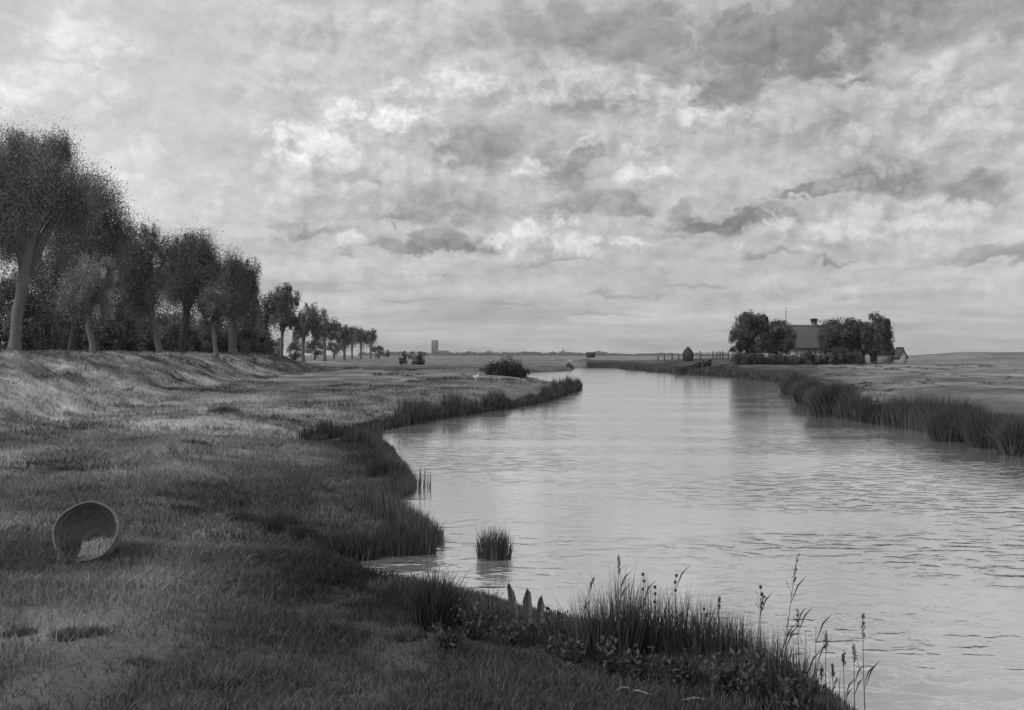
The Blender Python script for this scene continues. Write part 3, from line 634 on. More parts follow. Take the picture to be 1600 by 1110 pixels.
# flagpole
fp = thing('flagpole', 'thin bare pole rising above the left end of the farmhouse', 'pole', ((1228-800)*127/F, 127, 1.0))
mb = MB(); mb.tube([(0, 0, -.3), (0, 0, H+(HY-482)*127/F-1.0)], [.07, .035], 8); mb.build('pole', M['wood'], fp, True)
mb = MB(); zt = H+(HY-482)*127/F-1.0
mb.tube([(0, 0, zt-.02), (0, 0, zt+.05), (0, 0, zt+.1)], [.05, .07, .02], 8); mb.build('finial', M['wood'], fp, True)
# ------------------------------------------------------------------ fence and posts on the far bank
D = 152; s = D/F
fx0 = (1094-800)*s; fn = thing('post_fence', 'rail fence with tall posts on the far bank left of the farm trees', 'fence', (fx0, D, hz(fx0, D)))
zg = hz(fx0, D)
for px in (1094, 1114, 1120, 1125, 1129.5, 1138):
    xx = (px-1094)*s; gz = hz(fx0+xx, D)-zg; mb = MB(); top = H+(HY-549)*s-zg+RNG.uniform(-.08, .08)
    mb.tube([(xx, 0, gz-.3), (xx, 0, top-.05), (xx, 0, top)], [.10, .10, .05], 6); mb.build('post', M['wood'], fn)
mb = MB(); zz = H+(HY-552.3)*s-zg; mb.box(-1.2, (1139-1094)*s, .10, .16, zz-.06, zz+.04); mb.build('rail', M['wood'], fn)
mb = MB(); zz = H+(HY-556.5)*s-zg; mb.box(-.2, (1139-1094)*s, .10, .16, zz-.05, zz+.03); mb.build('rail', M['wood'], fn)
for k, (px, py, lab) in enumerate([(1028, 554, 'leftmost short post on the far bank crest'), (1038, 553.5, 'second short post from the left on the far bank crest'), (1050, 552, 'tallest of the short lone posts, left of the haystack'), (1060, 553, 'short lone post nearest the haystack')]):
    D = 158; s = D/F; x_ = (px-800)*s; z_ = hz(x_, D); mb = MB(); tp = H+(HY-py)*s-z_
    mb.tube([(0, 0, -.2), (.02*k, 0, tp*.7), (.02, 0, tp-.05), (.02, 0, tp)], [.12, .11, .11, .05], 6)
    o = mb.build('post', M['wood']); tag(o, lab, 'post', 'lone posts on the far bank'); o.location = (x_, D, z_)
# haystack
D = 150; s = D/F; x_ = (1075-800)*s; z_ = hz(x_, D); hh = H+(HY-543)*s-z_
hs_ = thing('haystack', 'dark pointed haystack on the far bank left of the fence', 'haystack', (x_, D, z_))
mb = MB(); pr = [(0, .70), (.25, .8), (.5, .82), (.72, .62), (.88, .34), (1, .06)]
mb.tube([(0, 0, hh*a_-.02) for a_, _ in pr], [q_*.98 for _, q_ in pr], 20); mb.build('body', M['hay'], hs_, True)
n = 2600; a_ = RNG.uniform(0, 1, n); r_ = np.interp(a_, [q[0] for q in pr], [q[1] for q in pr])*1.0; th = RNG.uniform(0, 2*PI, n)
mb = MB(); V_, Q_, t4 = leafquads(np.stack([r_*np.cos(th), r_*np.sin(th), a_*hh], 1), .16, RNG.uniform(.5, 1.5, n), asp=.3); mb.add(V_, Q_, None, t4); mb.build('loose_hay', M['hay'], hs_)
# rowing boats on the bank
def boat(px, D, L, rz, lab, tilt=.0, zoff=.12):
    x_ = (px-800)/F*D; z_ = hz(x_, D)
    o = thing('rowing_boat', lab, 'boat', (x_, D, z_+zoff), rz, 'boats drawn up on the far bank'); o.rotation_euler = (0, tilt, rz)
    ns = 15; u = np.linspace(-1, 1, ns); bw_ = .62*(1-np.abs(u)**2.6)**.8+.02; sh = .42+.28*u**2
    prof = [(-1, 1), (-.93, .55), (-.7, .15), (-.3, 0), (.3, 0), (.7, .15), (.93, .55), (1, 1)]
    V_ = [(uu_*L/2, bw_[i_]*a_, sh[i_]*c_+.10*uu_**2) for i_, uu_ in enumerate(u) for a_, c_ in prof]
    Vi = [(uu_*L/2*.97, bw_[i_]*a_*.9, sh[i_]*c_+.10*uu_**2+(.04 if c_ < 1 else 0)) for i_, uu_ in enumerate(u) for a_, c_ in prof]
    Q_ = []; m_ = len(prof); o2 = ns*m_
    for i_ in range(ns-1):
        for j_ in range(m_-1):
            q_ = (i_*m_+j_, i_*m_+j_+1, (i_+1)*m_+j_+1, (i_+1)*m_+j_); Q_.append(q_); Q_.append(tuple(o2+k_ for k_ in q_[::-1]))
        for e_ in (0, m_-1): Q_.append((i_*m_+e_, (i_+1)*m_+e_, o2+(i_+1)*m_+e_, o2+i_*m_+e_))
    mb = MB(); mb.add(V_+Vi, Q_); mb.build('hull', M['darkwood'], o)
    for q_ in (-.35, .1, .5):
        mb = MB(); wv = float(np.interp(q_, u, bw_))*.86; mb.box(q_*L/2-.12, q_*L/2+.12, -wv, wv, .30, .34); mb.build('thwart', M['wood'], o)
boat(1076, 113, 3.3, .18, 'long dark rowing boat drawn up on the far bank below the fence', -.14, .05)
boat(1105, 114, 1.1, .3, 'small dark boat end beside the long rowing boat', -.08, .05)
# ------------------------------------------------------------------ distant town on the horizon
def far_box(name, label, cat, px0, px1, py, D, dep=None, m=None, roof=0, parts=True):
    s = D/F; x0_ = ((px0+px1)/2-800)*s; wd = (px1-px0)*s; h_ = H+(HY-py)*s-.8; dep = dep or wd
    o = thing(name, label, cat, (x0_, D, .8)); mb = MB()
    hw = h_-roof; a_, b_ = wd/2, dep/2
    mb.box(-a_, a_, -b_, b_, -1, hw); mb.build('wall', m or M['far'], o)
    if roof:
        mb = MB(); e = .3
        mb.add([(-a_-e, -b_-e, hw+.05), (a_+e, -b_-e, hw+.05), (a_+e, b_+e, hw+.05), (-a_-e, b_+e, hw+.05), (-a_+0, 0, h_), (a_, 0, h_)], [(0, 1, 5, 4), (2, 3, 4, 5), (3, 2, 1, 0)], [(1, 2, 5), (3, 0, 4)]); mb.build('roof', M['far'], o)
    return o, hw, a_, b_
D = 2300; s = D/F
tw, hw, a_, b_ = far_box('church_tower', 'massive square church tower, tallest thing on the far horizon', 'church tower', 674.5, 684.5, 532.5, D, dep=14)
for zz in (.33, .62, .97):
    mb = MB(); mb.box(-a_-.5, a_+.5, -b_-.5, b_+.5, hw*zz, hw*zz+.9); mb.build('cornice', M['far'], tw)
for zz in (.40, .68):
    for xx in (-3.5, 3.5):
        mb = MB(); mb.box(xx-1.2, xx+1.2, -b_-.15, -b_-.02, hw*zz, hw*zz+6); mb.build('belfry_opening', M['darkwood'], tw)
for xx in (-1, 1):
    mb = MB(); mb.box(xx*a_-(1.2 if xx > 0 else 0)-.01, xx*a_+(1.2 if xx < 0 else 0)+.01, -b_-1.2, -b_-.01, 0, hw*.6)
    mb.build('buttress', M['far'], tw)
far_box('church_nave', 'low long church roof joined right of the massive tower', 'church', 685.5, 702, 548.5, D+5, dep=18, roof=9)
for i_, (p0, p1, py, D, rf_, pale, lab) in enumerate([(659, 668, 553.5, 2100, 4, 0, 'tiny grey house left of the church tower'), (672, 679, 556, 1300, 0, 1, 'tiny pale wall below the church tower'), (704, 716, 552.5, 2200, 4, 0, 'low grey building right of the church'), (718, 724, 554.5, 1700, 2, 1, 'tiny pale house right of the church'),
        (744, 752, 552.8, 2300, 4, 0, 'far grey roof left of the thin spire'), (775, 781, 553, 2000, 3, 0, 'far grey roof just left of the small domed turret'), (790, 800, 553.5, 2000, 3, 0, 'far grey roof right of the small domed turret'), (640, 650, 553, 2200, 4, 0, 'far grey roof behind the pointed bushes'), (820,830,554,2300,3,0,'far grey roof left of the thin mast')]):
    far_box('distant_house', lab, 'house', p0, p1, py, D, roof=rf_, m=M['farpale'] if pale else M['far'])
def spire(px, py, D, wpx, lab, name='church_spire', cat='spire'):
    s = D/F; h_ = H+(HY-py)*s-.8; a_ = wpx*s/2; o = thing(name, lab, cat, ((px-800)*s, D, .8))
    mb = MB(); mb.box(-a_, a_, -a_, a_, -1, h_*.5); mb.build('tower', M['far'], o)
    mb = MB(); mb.tube([(0, 0, h_*.5), (0, 0, h_*.72), (0, 0, h_)], [a_*1.3, a_*.6, a_*.08], 8); mb.build('spire', M['far'], o)
spire(765, 544.5, 2500, 1.5, 'thin pointed spire on the horizon, first right of the church')
spire(785, 548.5, 2300, 4, 'small domed turret on the horizon above grey roofs', 'domed_turret', 'turret')
spire(835.5, 548.5, 2600, 2.2, 'small dark pointed spire midway along the horizon')
spire(844, 550.5, 2600, 1.2, 'faint thin spire just right of the small dark one')
spire(852, 550.5, 2600, 1.2, 'faint thin spire, rightmost of three beside each other')
spire(967, 550.5, 2400, 1.5, 'faint spire on the horizon above the river bend')
# windmill
D = 1800; s = D/F; mh = H+(HY-550)*s-.8
wmil = thing('windmill', 'tiny windmill on the horizon left of the dark hut', 'windmill', ((880-800)*s, D, .8))
mb = MB(); mb.tube([(0, 0, -1), (0, 0, mh)], [3.0, 1.9], 12); mb.build('tower', M['far'], wmil, True)
mb = MB(); mb.tube([(0, 0, mh), (0, 0, mh+1.2), (0, 0, mh+2.4)], [2.2, 1.8, .2], 12); mb.build('cap', M['far'], wmil, True)
for k in range(4):
    a_ = math.radians(12+90*k); dx_, dz_ = math.cos(a_), math.sin(a_); nx_, nz_ = -dz_, dx_; mb = MB()
    Lb = 6.5; V_ = [(dx_*r0+nx_*q, -3.2+yy, mh+.5+dz_*r0+nz_*q) for yy in (0, .15) for (r0, q) in ((0, -.15), (Lb, -.15), (Lb, 1.0), (1, 1.0))]
    mb.add(V_, [(0, 1, 2, 3), (7, 6, 5, 4), (0, 4, 5, 1), (1, 5, 6, 2), (2, 6, 7, 3), (3, 7, 4, 0)]); mb.build('sail', M['far'], wmil)
# dark hut
D = 420; s = D/F; xh = (923-800)*s
ht = thing('hut', 'dark low flat-topped hut on the far bank at the river bend', 'hut', (xh, D, .8))
gable(ht, 13*s, 3.0, 1.3, H+(HY-551.5)*s-.8-1.3, M['darkwood'], M['darkwood'], .15)
# far tree belt
mb = MB()
n = 26000; px = RNG.uniform(560, 1180, n); D_ = RNG.uniform(1500, 2100, n); env = .35+.9*fbm(px*.06, px*0+2, 4, 3)+.35*fbm(px*.4, px*0, 2, 9)
env *= np.where(px > 950, .6, 1); P_ = np.stack([(px-800)/F*D_, D_, .5+RNG.uniform(0, 1, n)*env*6.0], 1)
V_, Q_, t4 = leafquads(P_, 2.6, RNG.uniform(.6, 1.5, n), asp=.8); mb.add(V_, Q_, None, t4)
tag(mb.build('far_treeline', M['leaf']), 'low dark belt of far-off trees along the horizon', 'trees', kind='stuff')
# ------------------------------------------------------------------ foreground plants
def clump(name, label, px, py, wpx, hpx, n, wb=.009, m='reed', group=None, cat='reeds', lean=.12, water=False, tn=(.5, 1.4), spread=.22, hv=.35):
    if water: Xc, Yc = P0(px, py); zc = -.02
    else: Xc, Yc, zc = onland(px, py)
    s = Yc/F; root_r = wpx*s/2; hgt_ = hpx*s
    a_ = RNG.uniform(0, 2*PI, n); q = RNG.uniform(0, 1, n)**.6*root_r*.85; lx = q*np.cos(a_); ly = q*np.sin(a_)*.7
    lz = np.maximum(height(Xc+lx, Yc+ly), -.02)-zc
    prof = np.sqrt(np.clip(1-(q/root_r)**2*.75, .1, 1)); hh = hgt_*prof*RNG.uniform(hv, 1.0, n)**.6
    mb = MB(); V, Q, T, tt = blades(np.stack([lx, ly, lz-.01], 1), hh, np.full(n, wb)*RNG.uniform(.6, 1.3, n), lean, RNG.uniform(*tn, n), out=np.stack([lx, ly], 1)/root_r*spread*RNG.uniform(.2, 1.2, n)[:, None]); mb.add(V, Q, T, tt)
    o = mb.build(name, M[m]); o.location = (Xc, Yc, zc); tag(o, label, cat, group); return o
RG = 'reed and grass clumps on the near shore'
clump('reed_clump', 'isolated round clump of dark reeds standing in open water', 772, 872, 62, 62, 420, .010, water=True, lean=.1)
clump('reed_clump', 'sparse thin reeds standing in the water off the upper left shore', 656, 762, 52, 42, 46, .014, water=True, lean=.06)
clump('reed_clump', 'dark tall reeds on the small point above the dark inlet', 622, 862, 90, 62, 900, .010, lean=.1)
clump('reed_clump', 'dark reeds at the water tip of the small point', 668, 866, 34, 46, 260, .010, water=True, lean=.08)
clump('reed_clump', 'broad dark sedge left of the small point over the inlet', 555, 868, 90, 50, 800, .011, lean=.2)
clump('grass_clump', 'tall dark arching grass clump beside the dark inlet', 680, 985, 76, 115, 700, .011, lean=.22, group=RG)
clump('grass_clump', 'ragged grass at the shore by the sparse water reeds', 600, 745, 60, 40, 500, .012, lean=.2, group=RG)
for k, (px, py, wp, hp, n, lab) in enumerate([(722,985,44,60,160,'short reed clump between the arching grass and the upright leaves'),(878,1020,56,62,240,'low reed clump just right of the three upright leaves'),(930,1035,60,105,330,'first reed clump right of the broad upright leaves'),(972,1035,46,135,260,'tallest pointed reed clump above the bank herbs'),(1012,1030,60,110,300,'reed clump just right of the tallest pointed one'),
        (1062,1035,60,105,280,'reed clump with dotted seed heads, middle of the bank'),(1105,1040,66,95,330,'dense rounded reed clump right of the seed heads'),(1150,1050,60,85,320,'dense low reed clump before the tall slanting stalks'),
        (1200,1075,60,90,260,'reed clump at the foot of the tall slanting stalks'),(1240,1095,60,85,260,'last reed clump where the bank meets the water')]):
    clump('reed_clump', lab, px, py, wp*1.25, hp*1.32, int(n*1.5), .0062, lean=.14, group=RG, tn=(.35, 2.0), hv=.15)
# tussocks in the meadow
for px, py, wp, hp, n, lab in [(350,645,60,16,500,'dark flat tussock in the pale far meadow'),(305,697,60,14,420,'dark tussock in the middle of the left meadow'),(215,690,60,10,300,'low tussock left of the middle meadow tussock'),
        (440,830,80,40,800,'dark rough tussock overhanging the hollow'),(470,845,50,36,500,'dark tussock at the right end of the hollow'),(300,800,80,14,500,'dark flat tussock at the left end of the hollow'),(385,815,70,22,500,'dark tussock along the middle of the hollow'),(100,735,60,10,300,'low tussock above the wicker basket')]:
    clump('grass_tussock', lab, px, py, wp, hp, n, .012, 'reedfar', lean=.6, group='tussocks in the left meadow', cat='tussock', tn=(.6, 1.4))
# right bank mounds
for k, (px, py, wp, hp, n, lab) in enumerate([(1240,615,34,36,1500,'farthest rounded reed mound at the left tip of the right bank'),(1262,632,42,46,2200,'second rounded reed mound on the right bank tip'),(1298,651,66,60,3600,'largest pale-topped reed mound near the right bank tip'),
        (1490,690,80,60,2600,'sloping tussock where the right bank reeds turn low'),(1545,700,70,66,2600,'pale arching tussock near the right edge'),(1592,712,60,70,2600,'dark tussock at the right edge of the far bank')]):
    clump('reed_mound', lab, px, py, wp, hp, n, .04 if k < 3 else .025, 'reedfar', group='reed mounds on the right bank', lean=.28, tn=(.5, 1.4))
# single tall stalks
def stalk(px, py, tpx, tpy, lab, head=None, leaves=3, water=True, group='single reed stalks by the near water', r=.0035):
    if water: X_, Y_ = P0(px, py); z_ = -.05
    else: X_, Y_, z_ = onland(px, py)
    s = Y_/F; tip = np.array([(tpx-px)*s, 0, H+(HY-tpy)*s-z_]); o = thing('reed_stalk', lab, 'reed stalk', (X_, Y_, z_), 0, group)
    pts = [tip*t_+np.array([0.0, .01*math.sin(t_*3), 0])+np.array([tip[0]*.25*(t_*t_-t_), 0, 0]) for t_ in np.linspace(0, 1, 7)]
    mb = MB(); mb.tube(pts, np.linspace(r, r*.4, 7), 5); mb.build('stem', M['reed'], o)
    for k in range(leaves):
        t_ = RNG.uniform(.25, .85); b0 = tip*t_+np.array([tip[0]*.25*(t_*t_-t_), 0, 0]); dr = RNG.choice([-1, 1]); L_ = RNG.uniform(.08, .2)*min(1, tip[2]/.5)
        mb = MB(); w_ = .004
        p_ = [b0, b0+[dr*L_*.25, .01, L_*.6], b0+[dr*L_*.6, .02, L_*.95]]
        mb.add([p_[0]-[0, 0, w_], p_[0]+[0, 0, w_], p_[1]+[-w_, 0, w_], p_[1]-[-w_, 0, w_], p_[2]], [(0, 1, 2, 3)], [(3, 2, 4)]); mb.build('leaf', M['reed'], o)
    if head == 'plume':
        mb = MB(); n_ = 60; t_ = RNG.uniform(.80, 1.02, n_); P_ = tip*t_[:, None]+RNG.normal(size=(n_, 3))*.006
        V_, Q_, t4 = leafquads(P_, .022, RNG.uniform(.5, 1.2, n_), asp=.3, up=1); mb.add(V_, Q_, None, t4); mb.build('plume', M['reed'], o)
    if head == 'bobble':
        for dzv in (0, .05, .11):
            mb = MB(); c_ = tip-[RNG.uniform(-.012, .012), 0, dzv]; mb.tube([c_-[0, 0, .013], c_-[0, 0, .006], c_+[0, 0, .006], c_+[0, 0, .013]], [.003, .011, .011, .003], 7); mb.build('seed_head', M['weed'], o, True)
ST = [(1222,1062,1246,870,'tallest slanting stalk, rising far above the right bank','plume',5,1),(1250,1070,1246,955,'shorter straight stalk beside the tallest slanting one','plume',3,1),
 (1180,1050,1192,930,'slanting stalk with a bent tip left of the tallest stalk','plume',4,0),(1190,1050,1189,918,'thin stalk topped with small seed heads near the bent-tipped stalk','bobble',1,0),
 (905,985,927,905,'slanting stalk at the left end of the bank reeds','plume',2,0),(966,1000,967,872,'straight stalk crowning the tallest pointed clump','plume',4,0),
 (1005,1010,1006,898,'stalk with dark seed heads right of the tallest clump','bobble',2,0),(1057,1010,1056,900,'tall stalk with dark seed heads in the middle of the bank','bobble',3,0),
 (1023,1010,1025,918,'short stalk with seed heads between two taller ones','bobble',2,0),(1103,1020,1101,952,'short stalk with one dark head above the dense clump','bobble',2,0),
 (1122,1020,1124,935,'thin straight stalk above the dense rounded clump','plume',2,0),(1352,1115,1348,962,'tall bare stalk standing in water, rightmost of all','plume',3,1),
 (1215,1080,1232,965,'thin stalk leaning right by the foot of the tallest stalk',None,3,1)]
for (a1, b1, a2, b2, lab, hd, lv, wt) in ST: stalk(a1, b1, a2, b2, lab, hd, lv, bool(wt))
for (px, py, tpx, tpy) in [(1262,1090,1259,985),(1276,1100,1275,980),(1291,1105,1291,992),(1304,1110,1301,1040),(1321,1112,1318,1020),(1336,1112,1335,1008),(1284,1112,1284,1045),(1298,1112,1297,1060),(1312,1115,1313,1050),(1268,1105,1270,1030)]:
    stalk(px, py, tpx, tpy, 'thin dark stalk in the water between the bank end and the rightmost tall stalk', None if RNG.random() < .5 else 'plume', 2, True, 'thin stalks in the water at the bank end')
# dock: three broad upright leaves
Xd, Yd, zd = onland(826, 1000); s = Yd/F
dk = thing('dock_plant', 'dock plant with three broad upright blade-like leaves on the near bank', 'plant', (Xd, Yd, zd))
for (bx_, tx_, ty_, wp_) in ((812, 795, 910, 13), (825, 824, 919, 15), (840, 846, 931, 13)):
    u = np.linspace(0, 1, 12); cxs = ((bx_-826)+(tx_-bx_)*u)*s; zt = H+(HY-ty_)*s-zd; czs = zt*u
    wd_ = wp_*s/2*np.where(u < .35, .18+.1*u, np.sin(np.clip((u-.30)/.70, 0, 1)*PI)**.6*.95+.12*(1-u))
    wv = np.sin(u*22+tx_)*.004
    V_ = np.concatenate([np.stack([cxs-wd_+wv, 0*u-.012, czs], 1), np.stack([cxs, 0*u+.006, czs], 1), np.stack([cxs+wd_+wv, 0*u-.012, czs], 1)])
    Q_ = [(i_, i_+1, 12+i_+1, 12+i_) for i_ in range(11)]+[(12+i_, 12+i_+1, 24+i_+1, 24+i_) for i_ in range(11)]
    mb = MB(); mb.add(V_, Q_); lf = mb.build('leaf', M['dock'], dk, True)
    mb = MB(); mb.tube(np.stack([cxs, 0*u+.004, czs*.96], 1), np.linspace(.004, .001, 12), 5); mb.build('midrib', M['reed'], lf)
def weed(px, py, wpx, hpx, n, label, size=.05, m='weed', group='leafy weeds on the near bank', stems=6, name='leafy_weed'):
    X_, Y_, z_ = onland(px, py); s = Y_/F; R_ = wpx*s/2; h_ = hpx*s
    o = thing(name, label, 'plant', (X_, Y_, z_), 0, group)
    sm = MB(); lf = MB(); per = max(4, n//stems)
    for k in range(stems):
        a_ = RNG.uniform(0, 2*PI); q = math.sqrt(RNG.uniform(0, 1))*R_; bx_ = np.array([math.cos(a_)*.006, math.sin(a_)*.006, 0]); tp_ = np.array([math.cos(a_)*q*1.1, math.sin(a_)*q*.8, h_*RNG.uniform(.55, 1)])
        bz = float(height(np.array([X_+bx_[0]]), np.array([Y_+bx_[1]]))[0])-z_; bx_[2] = bz-.01
        sm.tube([bx_, (bx_+tp_)/2+[0, 0, .02], tp_], [.004, .003, .0015], 5)
        u = RNG.uniform(.15, 1.05, per)[:, None]; P_ = bx_+(tp_-bx_)*u+RNG.normal(size=(per, 3))*size*.55
        V_, Q_, t4 = leafquads(P_, size, RNG.uniform(.5, 1.6, per), asp=.5, up=.3); lf.add(V_, Q_, None, t4)
    sm.build('stem', M['reed'], o); lf.build('foliage', M[m], o)
weed(765, 955, 40, 45, 70, 'small airy weed with little round leaves before the water', .018, stems=9)
WL = [(740,1000,70,50,'weed left of the dock plant'),(800,1010,60,40,'weed at the foot of the dock plant'),(855,1005,50,45,'weed just right of the dock plant'),(890,1045,70,50,'dark weed below the first reed clump'),
 (950,1060,80,55,'dark weed under the tallest pointed clump'),(1010,1070,70,50,'dark weed in the lower middle of the bank'),(1070,1080,80,60,'dark weed below the seed-head reeds'),(1130,1090,80,70,'large dark weed below the dense rounded clump'),
 (1185,1105,80,70,'dark weed low under the slanting stalks'),(1240,1125,70,70,'dark weed at the bottom edge by the water'),(700,1015,60,40,'weed under the tall arching grass'),(630,1000,50,26,'low weed left of the arching grass'),
 (560,945,50,22,'low dark weed above the middle of the foreground'),(520,985,60,22,'low dark weed left in the middle foreground'),(350,1075,60,34,'dark broad weed near the bottom, left of centre'),(430,1000,60,18,'low dark weed in the foreground, centre left'),
 (110,1000,50,26,'dark weed below the wicker basket'),(150,990,50,16,'small weed below and right of the wicker basket'),(530,1085,50,22,'dark weed at the bottom, left of the bank reeds'),(640,1060,60,22,'dark weed near the bottom in the middle'),(225,1040,50,22,'weed in the lower left foreground'),(500,735,50,12,'small dark weed in the hollow meadow'),(545,800,50,26,'leafy weed by the shore above the small point'),(515,770,40,16,'leafy weed on the shore left of the water reeds'),(30,995,50,22,'weed at the left edge below the basket')]
for (px, py, wp, hp, lab) in WL:
    if px < 650 and py > 900:
        clump('grass_tuft', lab.replace('broad weed', 'broad tuft').replace('weed', 'grass tuft'), px, py, wp*1.3, hp*1.1, 260, .007, lean=.5, group='dark grass tufts in the foreground', cat='grass tuft', tn=(1.0, 2.0)); continue
    weed(px, py, wp, hp, int(90+wp*hp/22), lab, .045 if px > 650 else .02, stems=9)
# pale stones and dead reeds on the shore
for px, py, sx_, lab in [(530,886,.055,'pale flat stone on the mud left of the inlet'),(592,912,.045,'small pale stone below the inlet'),(632,915,.05,'small pale stone below the inlet, nearer the arching grass'),(520,1068,.02,'pale chip in the foreground grass'),(935,1052,.022,'small pale pebble under the bank reeds')]:
    X_, Y_, z_ = onland(px, py); a_ = RNG.uniform(0, 6); mb = MB(); kx = 12; pr = [(0, .75), (.35, 1), (.7, .85), (1, .35)]
    th = np.linspace(0, 2*PI, kx, endpoint=False); V_ = []; wob = 1+RNG.uniform(-.18, .18, kx)
    for zz, rr_ in pr:
        V_ += [(math.cos(t_)*sx_*1.4*rr_*w_, math.sin(t_)*sx_*rr_*w_, zz*sx_*.55) for t_, w_ in zip(th, wob)]
    V_.append((0, 0, sx_*.6)); Q_ = [(i_*kx+j_, i_*kx+(j_+1) % kx, (i_+1)*kx+(j_+1) % kx, (i_+1)*kx+j_) for i_ in range(3) for j_ in range(kx)]
    T_ = [(3*kx+j_, 3*kx+(j_+1) % kx, 4*kx) for j_ in range(kx)]; mb.add(V_, Q_, T_)
    o = mb.build('stone', M['stone'], None, True); o.location = (X_, Y_, z_-.003); o.rotation_euler = (0, 0, a_); tag(o, lab, 'stone', 'pale stones on the near shore')
for px, py, L_, rz, lab in [(975,1086,.13,.3,'pale dead reed lying at the bottom, uppermost of three'),(1000,1092,.16,-.45,'pale dead reed lying slanted at the bottom centre right'),(1090,1103,.2,-.1,'pale dead reed lying flat by the bottom edge under dark weeds')]:
    X_, Y_, z_ = onland(px, py); mb = MB(); mb.tube([(-L_/2, 0, .012), (-L_*.1, .01, .03), (L_*.2, -.005, .028), (L_/2, .01, .012)], [.006, .007, .006, .003], 6)
    o = mb.build('dead_reed', M['straw'], None, True); o.location = (X_, Y_, z_+.01); o.rotation_euler = (0, 0, rz); tag(o, lab, 'dead reed', 'dead reeds on the near bank')
# ------------------------------------------------------------------ wicker basket on its side
Xb, Yb, zb = onland(127, 880); s = Yb/F; Rb = 49*s
bk = thing('wicker_basket', 'round wicker basket lying on its side in the grass, open mouth facing the viewer', 'basket', (Xb, Yb+.10, zb+Rb*.93))
bk.rotation_euler = (math.radians(64), math.radians(0), math.radians(6))     # mouth axis (+z local) tipped to the viewer
def bowl_r(t_): return Rb*(.985*math.sin(t_*PI/2)**.62)         # t 0 bottom centre .. 1 rim
def bowl_z(t_): return -Rb*1.0*(1-t_)**.0*math.cos(t_*PI/2)**.9
inner = MB(); nt, kk = 22, 64; V_ = []
for i_ in range(nt+1):
    t_ = max(i_/nt, .02)
    for j_ in range(kk):
        a_ = 2*PI*j_/kk; V_.append((bowl_r(t_)*math.cos(a_), bowl_r(t_)*math.sin(a_), bowl_z(t_)))
Q_ = [(i_*kk+j_, i_*kk+(j_+1) % kk, (i_+1)*kk+(j_+1) % kk, (i_+1)*kk+j_) for i_ in range(nt) for j_ in range(kk)]
V_.append((0, 0, bowl_z(.0))); T_ = [(nt*kk+kk, (j_+1) % kk, j_) for j_ in range(kk)]
inner.add(V_, Q_, T_, .6); wv_ = inner.build('lining', M['wicker'], bk, True)
weave = MB(); nrib = 30
for i_ in range(30):
    t_ = .07+i_*.92/30; r0 = bowl_r(t_); z_ = bowl_z(t_); k_ = nrib*4
    a_ = np.linspace(0, 2*PI, k_+1); off = .006*np.cos(a_*nrib/2+(PI if i_ % 2 else 0))
    rr_ = r0+off+RNG.normal(0, .0025)+.004*np.sin(a_*3+RNG.uniform(0, 6)); weave.tube(np.stack([rr_*np.cos(a_), rr_*np.sin(a_), z_+0*a_], 1), .0055, 5, False, tone=RNG.uniform(.75, 1.25))
weave.build('weave', M['wicker'], bk, True)
ribs = MB()
for j_ in range(nrib):
    a_ = 2*PI*j_/nrib; tt_ = np.linspace(.05, 1.0, 14)
    ribs.tube([(bowl_r(t_)*math.cos(a_), bowl_r(t_)*math.sin(a_), bowl_z(t_)) for t_ in tt_], .0045, 5, tone=.8)
ribs.build('ribs', M['wicker'], bk, True)
rim = MB()
for ph in (0, PI*2/3, PI*4/3):
    a_ = np.linspace(0, 2*PI, 241); rr_ = Rb*.985+.006*np.cos(a_*20+ph)+.006*np.sin(a_*2+1)+.004*np.sin(a_*5); zz = .006*np.sin(a_*20+ph)+.005*np.sin(a_*3)
    rim.tube(np.stack([rr_*np.cos(a_), rr_*np.sin(a_), zz], 1), .006, 6, False, tone=.75)
rim.build('rim', M['wicker'], bk, True)
bpy.context.view_layer.update()
Mw = np.array(bk.matrix_world); n = 900; mb = MB()  # pale straw strands added to imitate light on the lower right inner wall
u = RNG.uniform(-.15, .92, n)*Rb; v = RNG.uniform(-.92, -.12, n)*Rb; kk_ = (np.hypot(u, v) < Rb*.9) & (v < -.12*Rb-.25*np.abs(u-.4*Rb)); u, v = u[kk_], v[kk_]
for uu_, v_ in zip(u, v):
    dp = -RNG.uniform(.01, .10)-.5*max(0, (v_+.75*Rb)); L_ = RNG.uniform(.03, .07); an = RNG.normal(PI/2, .55)
    p0 = np.array([uu_, v_, dp]); dv = np.array([math.cos(an), math.sin(an), RNG.uniform(-.5, .5)])*L_*.5; sdv_ = np.array([-math.sin(an), math.cos(an), 0])*.0035
    P4 = np.array([p0-dv-sdv_, p0-dv+sdv_, p0+dv+sdv_*.4, p0+dv-sdv_*.4]); P4 = P4 @ Mw[:3, :3].T; mb.add(P4, [(0, 1, 2, 3)])
o = mb.build('lit_patch_straw', M['straw']); o.location = Mw[:3, 3]; tag(o, 'pale loose straw added as the lit lower right inside of the wicker basket', 'straw', kind='stuff')
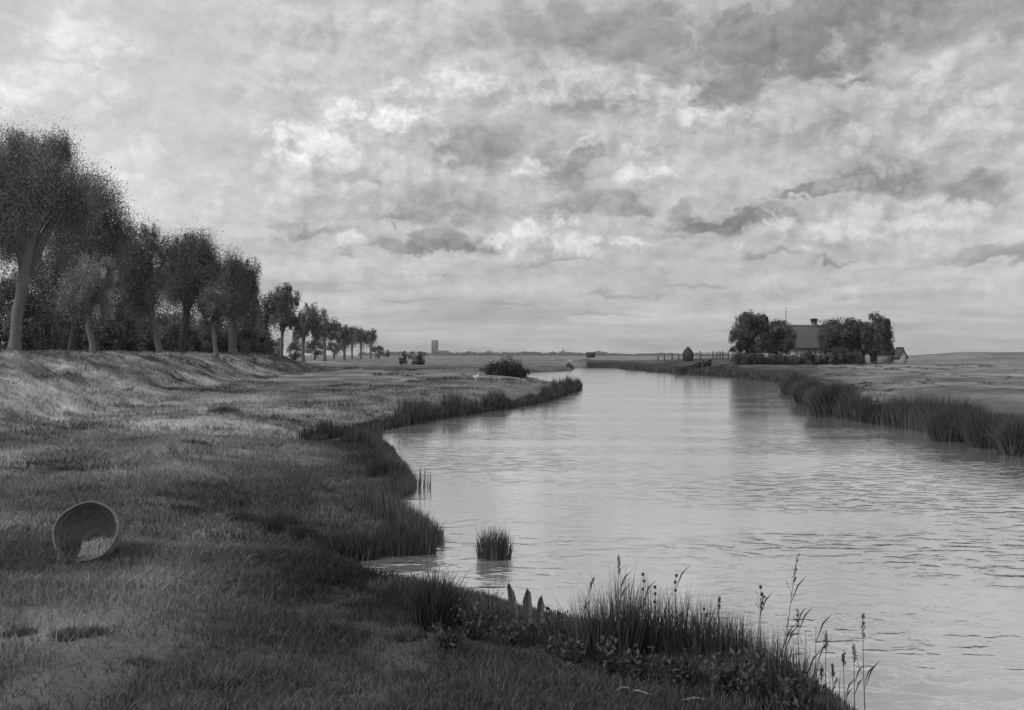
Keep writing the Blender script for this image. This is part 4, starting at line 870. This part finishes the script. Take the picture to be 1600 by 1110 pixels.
# ------------------------------------------------------------------ white goose on the spit
Xg, Yg, zg = onland(744, 596)
gs = thing('goose', 'tiny white goose standing alone on the spit left of the round bush', 'bird', (Xg, Yg, zg), -.6)
gs.scale = (.75, .75, .75)
def skin(name, pts, rads, edges, m, parent, sub=2):
    me = bpy.data.meshes.new(name); me.from_pydata(pts, edges, []); o = bpy.data.objects.new(name, me); COL.objects.link(o); o.parent = parent
    md = o.modifiers.new('skin', 'SKIN')
    for v_, r_ in zip(me.skin_vertices[0].data, rads): v_.radius = r_
    me.skin_vertices[0].data[0].use_root = True
    sb = o.modifiers.new('sub', 'SUBSURF'); sb.levels = sub; sb.render_levels = sub; me.materials.append(m); return o
skin('body', [(0, 0, .34), (.16, 0, .38), (.24, 0, .50), (.25, 0, .66), (.29, 0, .72), (-.18, 0, .36), (-.32, 0, .42), (.0, .07, .2), (.0, .07, .02), (.0, -.07, .2), (.0, -.07, .02)],
     [(.14, .13), (.11, .11), (.05, .05), (.035, .035), (.045, .04), (.12, .1), (.03, .02), (.02, .02), (.012, .012), (.02, .02), (.012, .012)], [(0, 1), (1, 2), (2, 3), (3, 4), (0, 5), (5, 6), (0, 7), (7, 8), (0, 9), (9, 10)], M['feather'], gs)
mb = MB(); mb.tube([(.32, 0, .72), (.37, 0, .71), (.41, 0, .70)], [.02, .018, .006], 7); mb.build('beak', M['beak'], gs, True)
for sy_ in (-1, 1):
    mb = MB(); mb.tube([(.14, sy_*.115, .40), (0, sy_*.15, .40), (-.2, sy_*.10, .40), (-.34, sy_*.03, .43)], [.02, .06, .05, .01], 8); mb.build('wing', M['feather'], gs, True)

# ------------------------------------------------------------------ haze
hm = bpy.data.materials.new('haze_material'); hm.use_nodes = True; t = NT(hm.node_tree); t.n.clear()
out = t.new('ShaderNodeOutputMaterial'); pv_ = t.new('ShaderNodeVolumePrincipled')
pv_.inputs['Color'].default_value = (.9, .9, .9, 1); pv_.inputs['Density'].default_value = .00016; pv_.inputs['Anisotropy'].default_value = .3
t.l.new(pv_.outputs[0], out.inputs['Volume'])
mb = MB(); mb.box(-4400, 4400, -4400, 4400, -2.2, 62); tag(mb.build('haze', hm), 'thin pale air over the whole plain', kind='stuff')
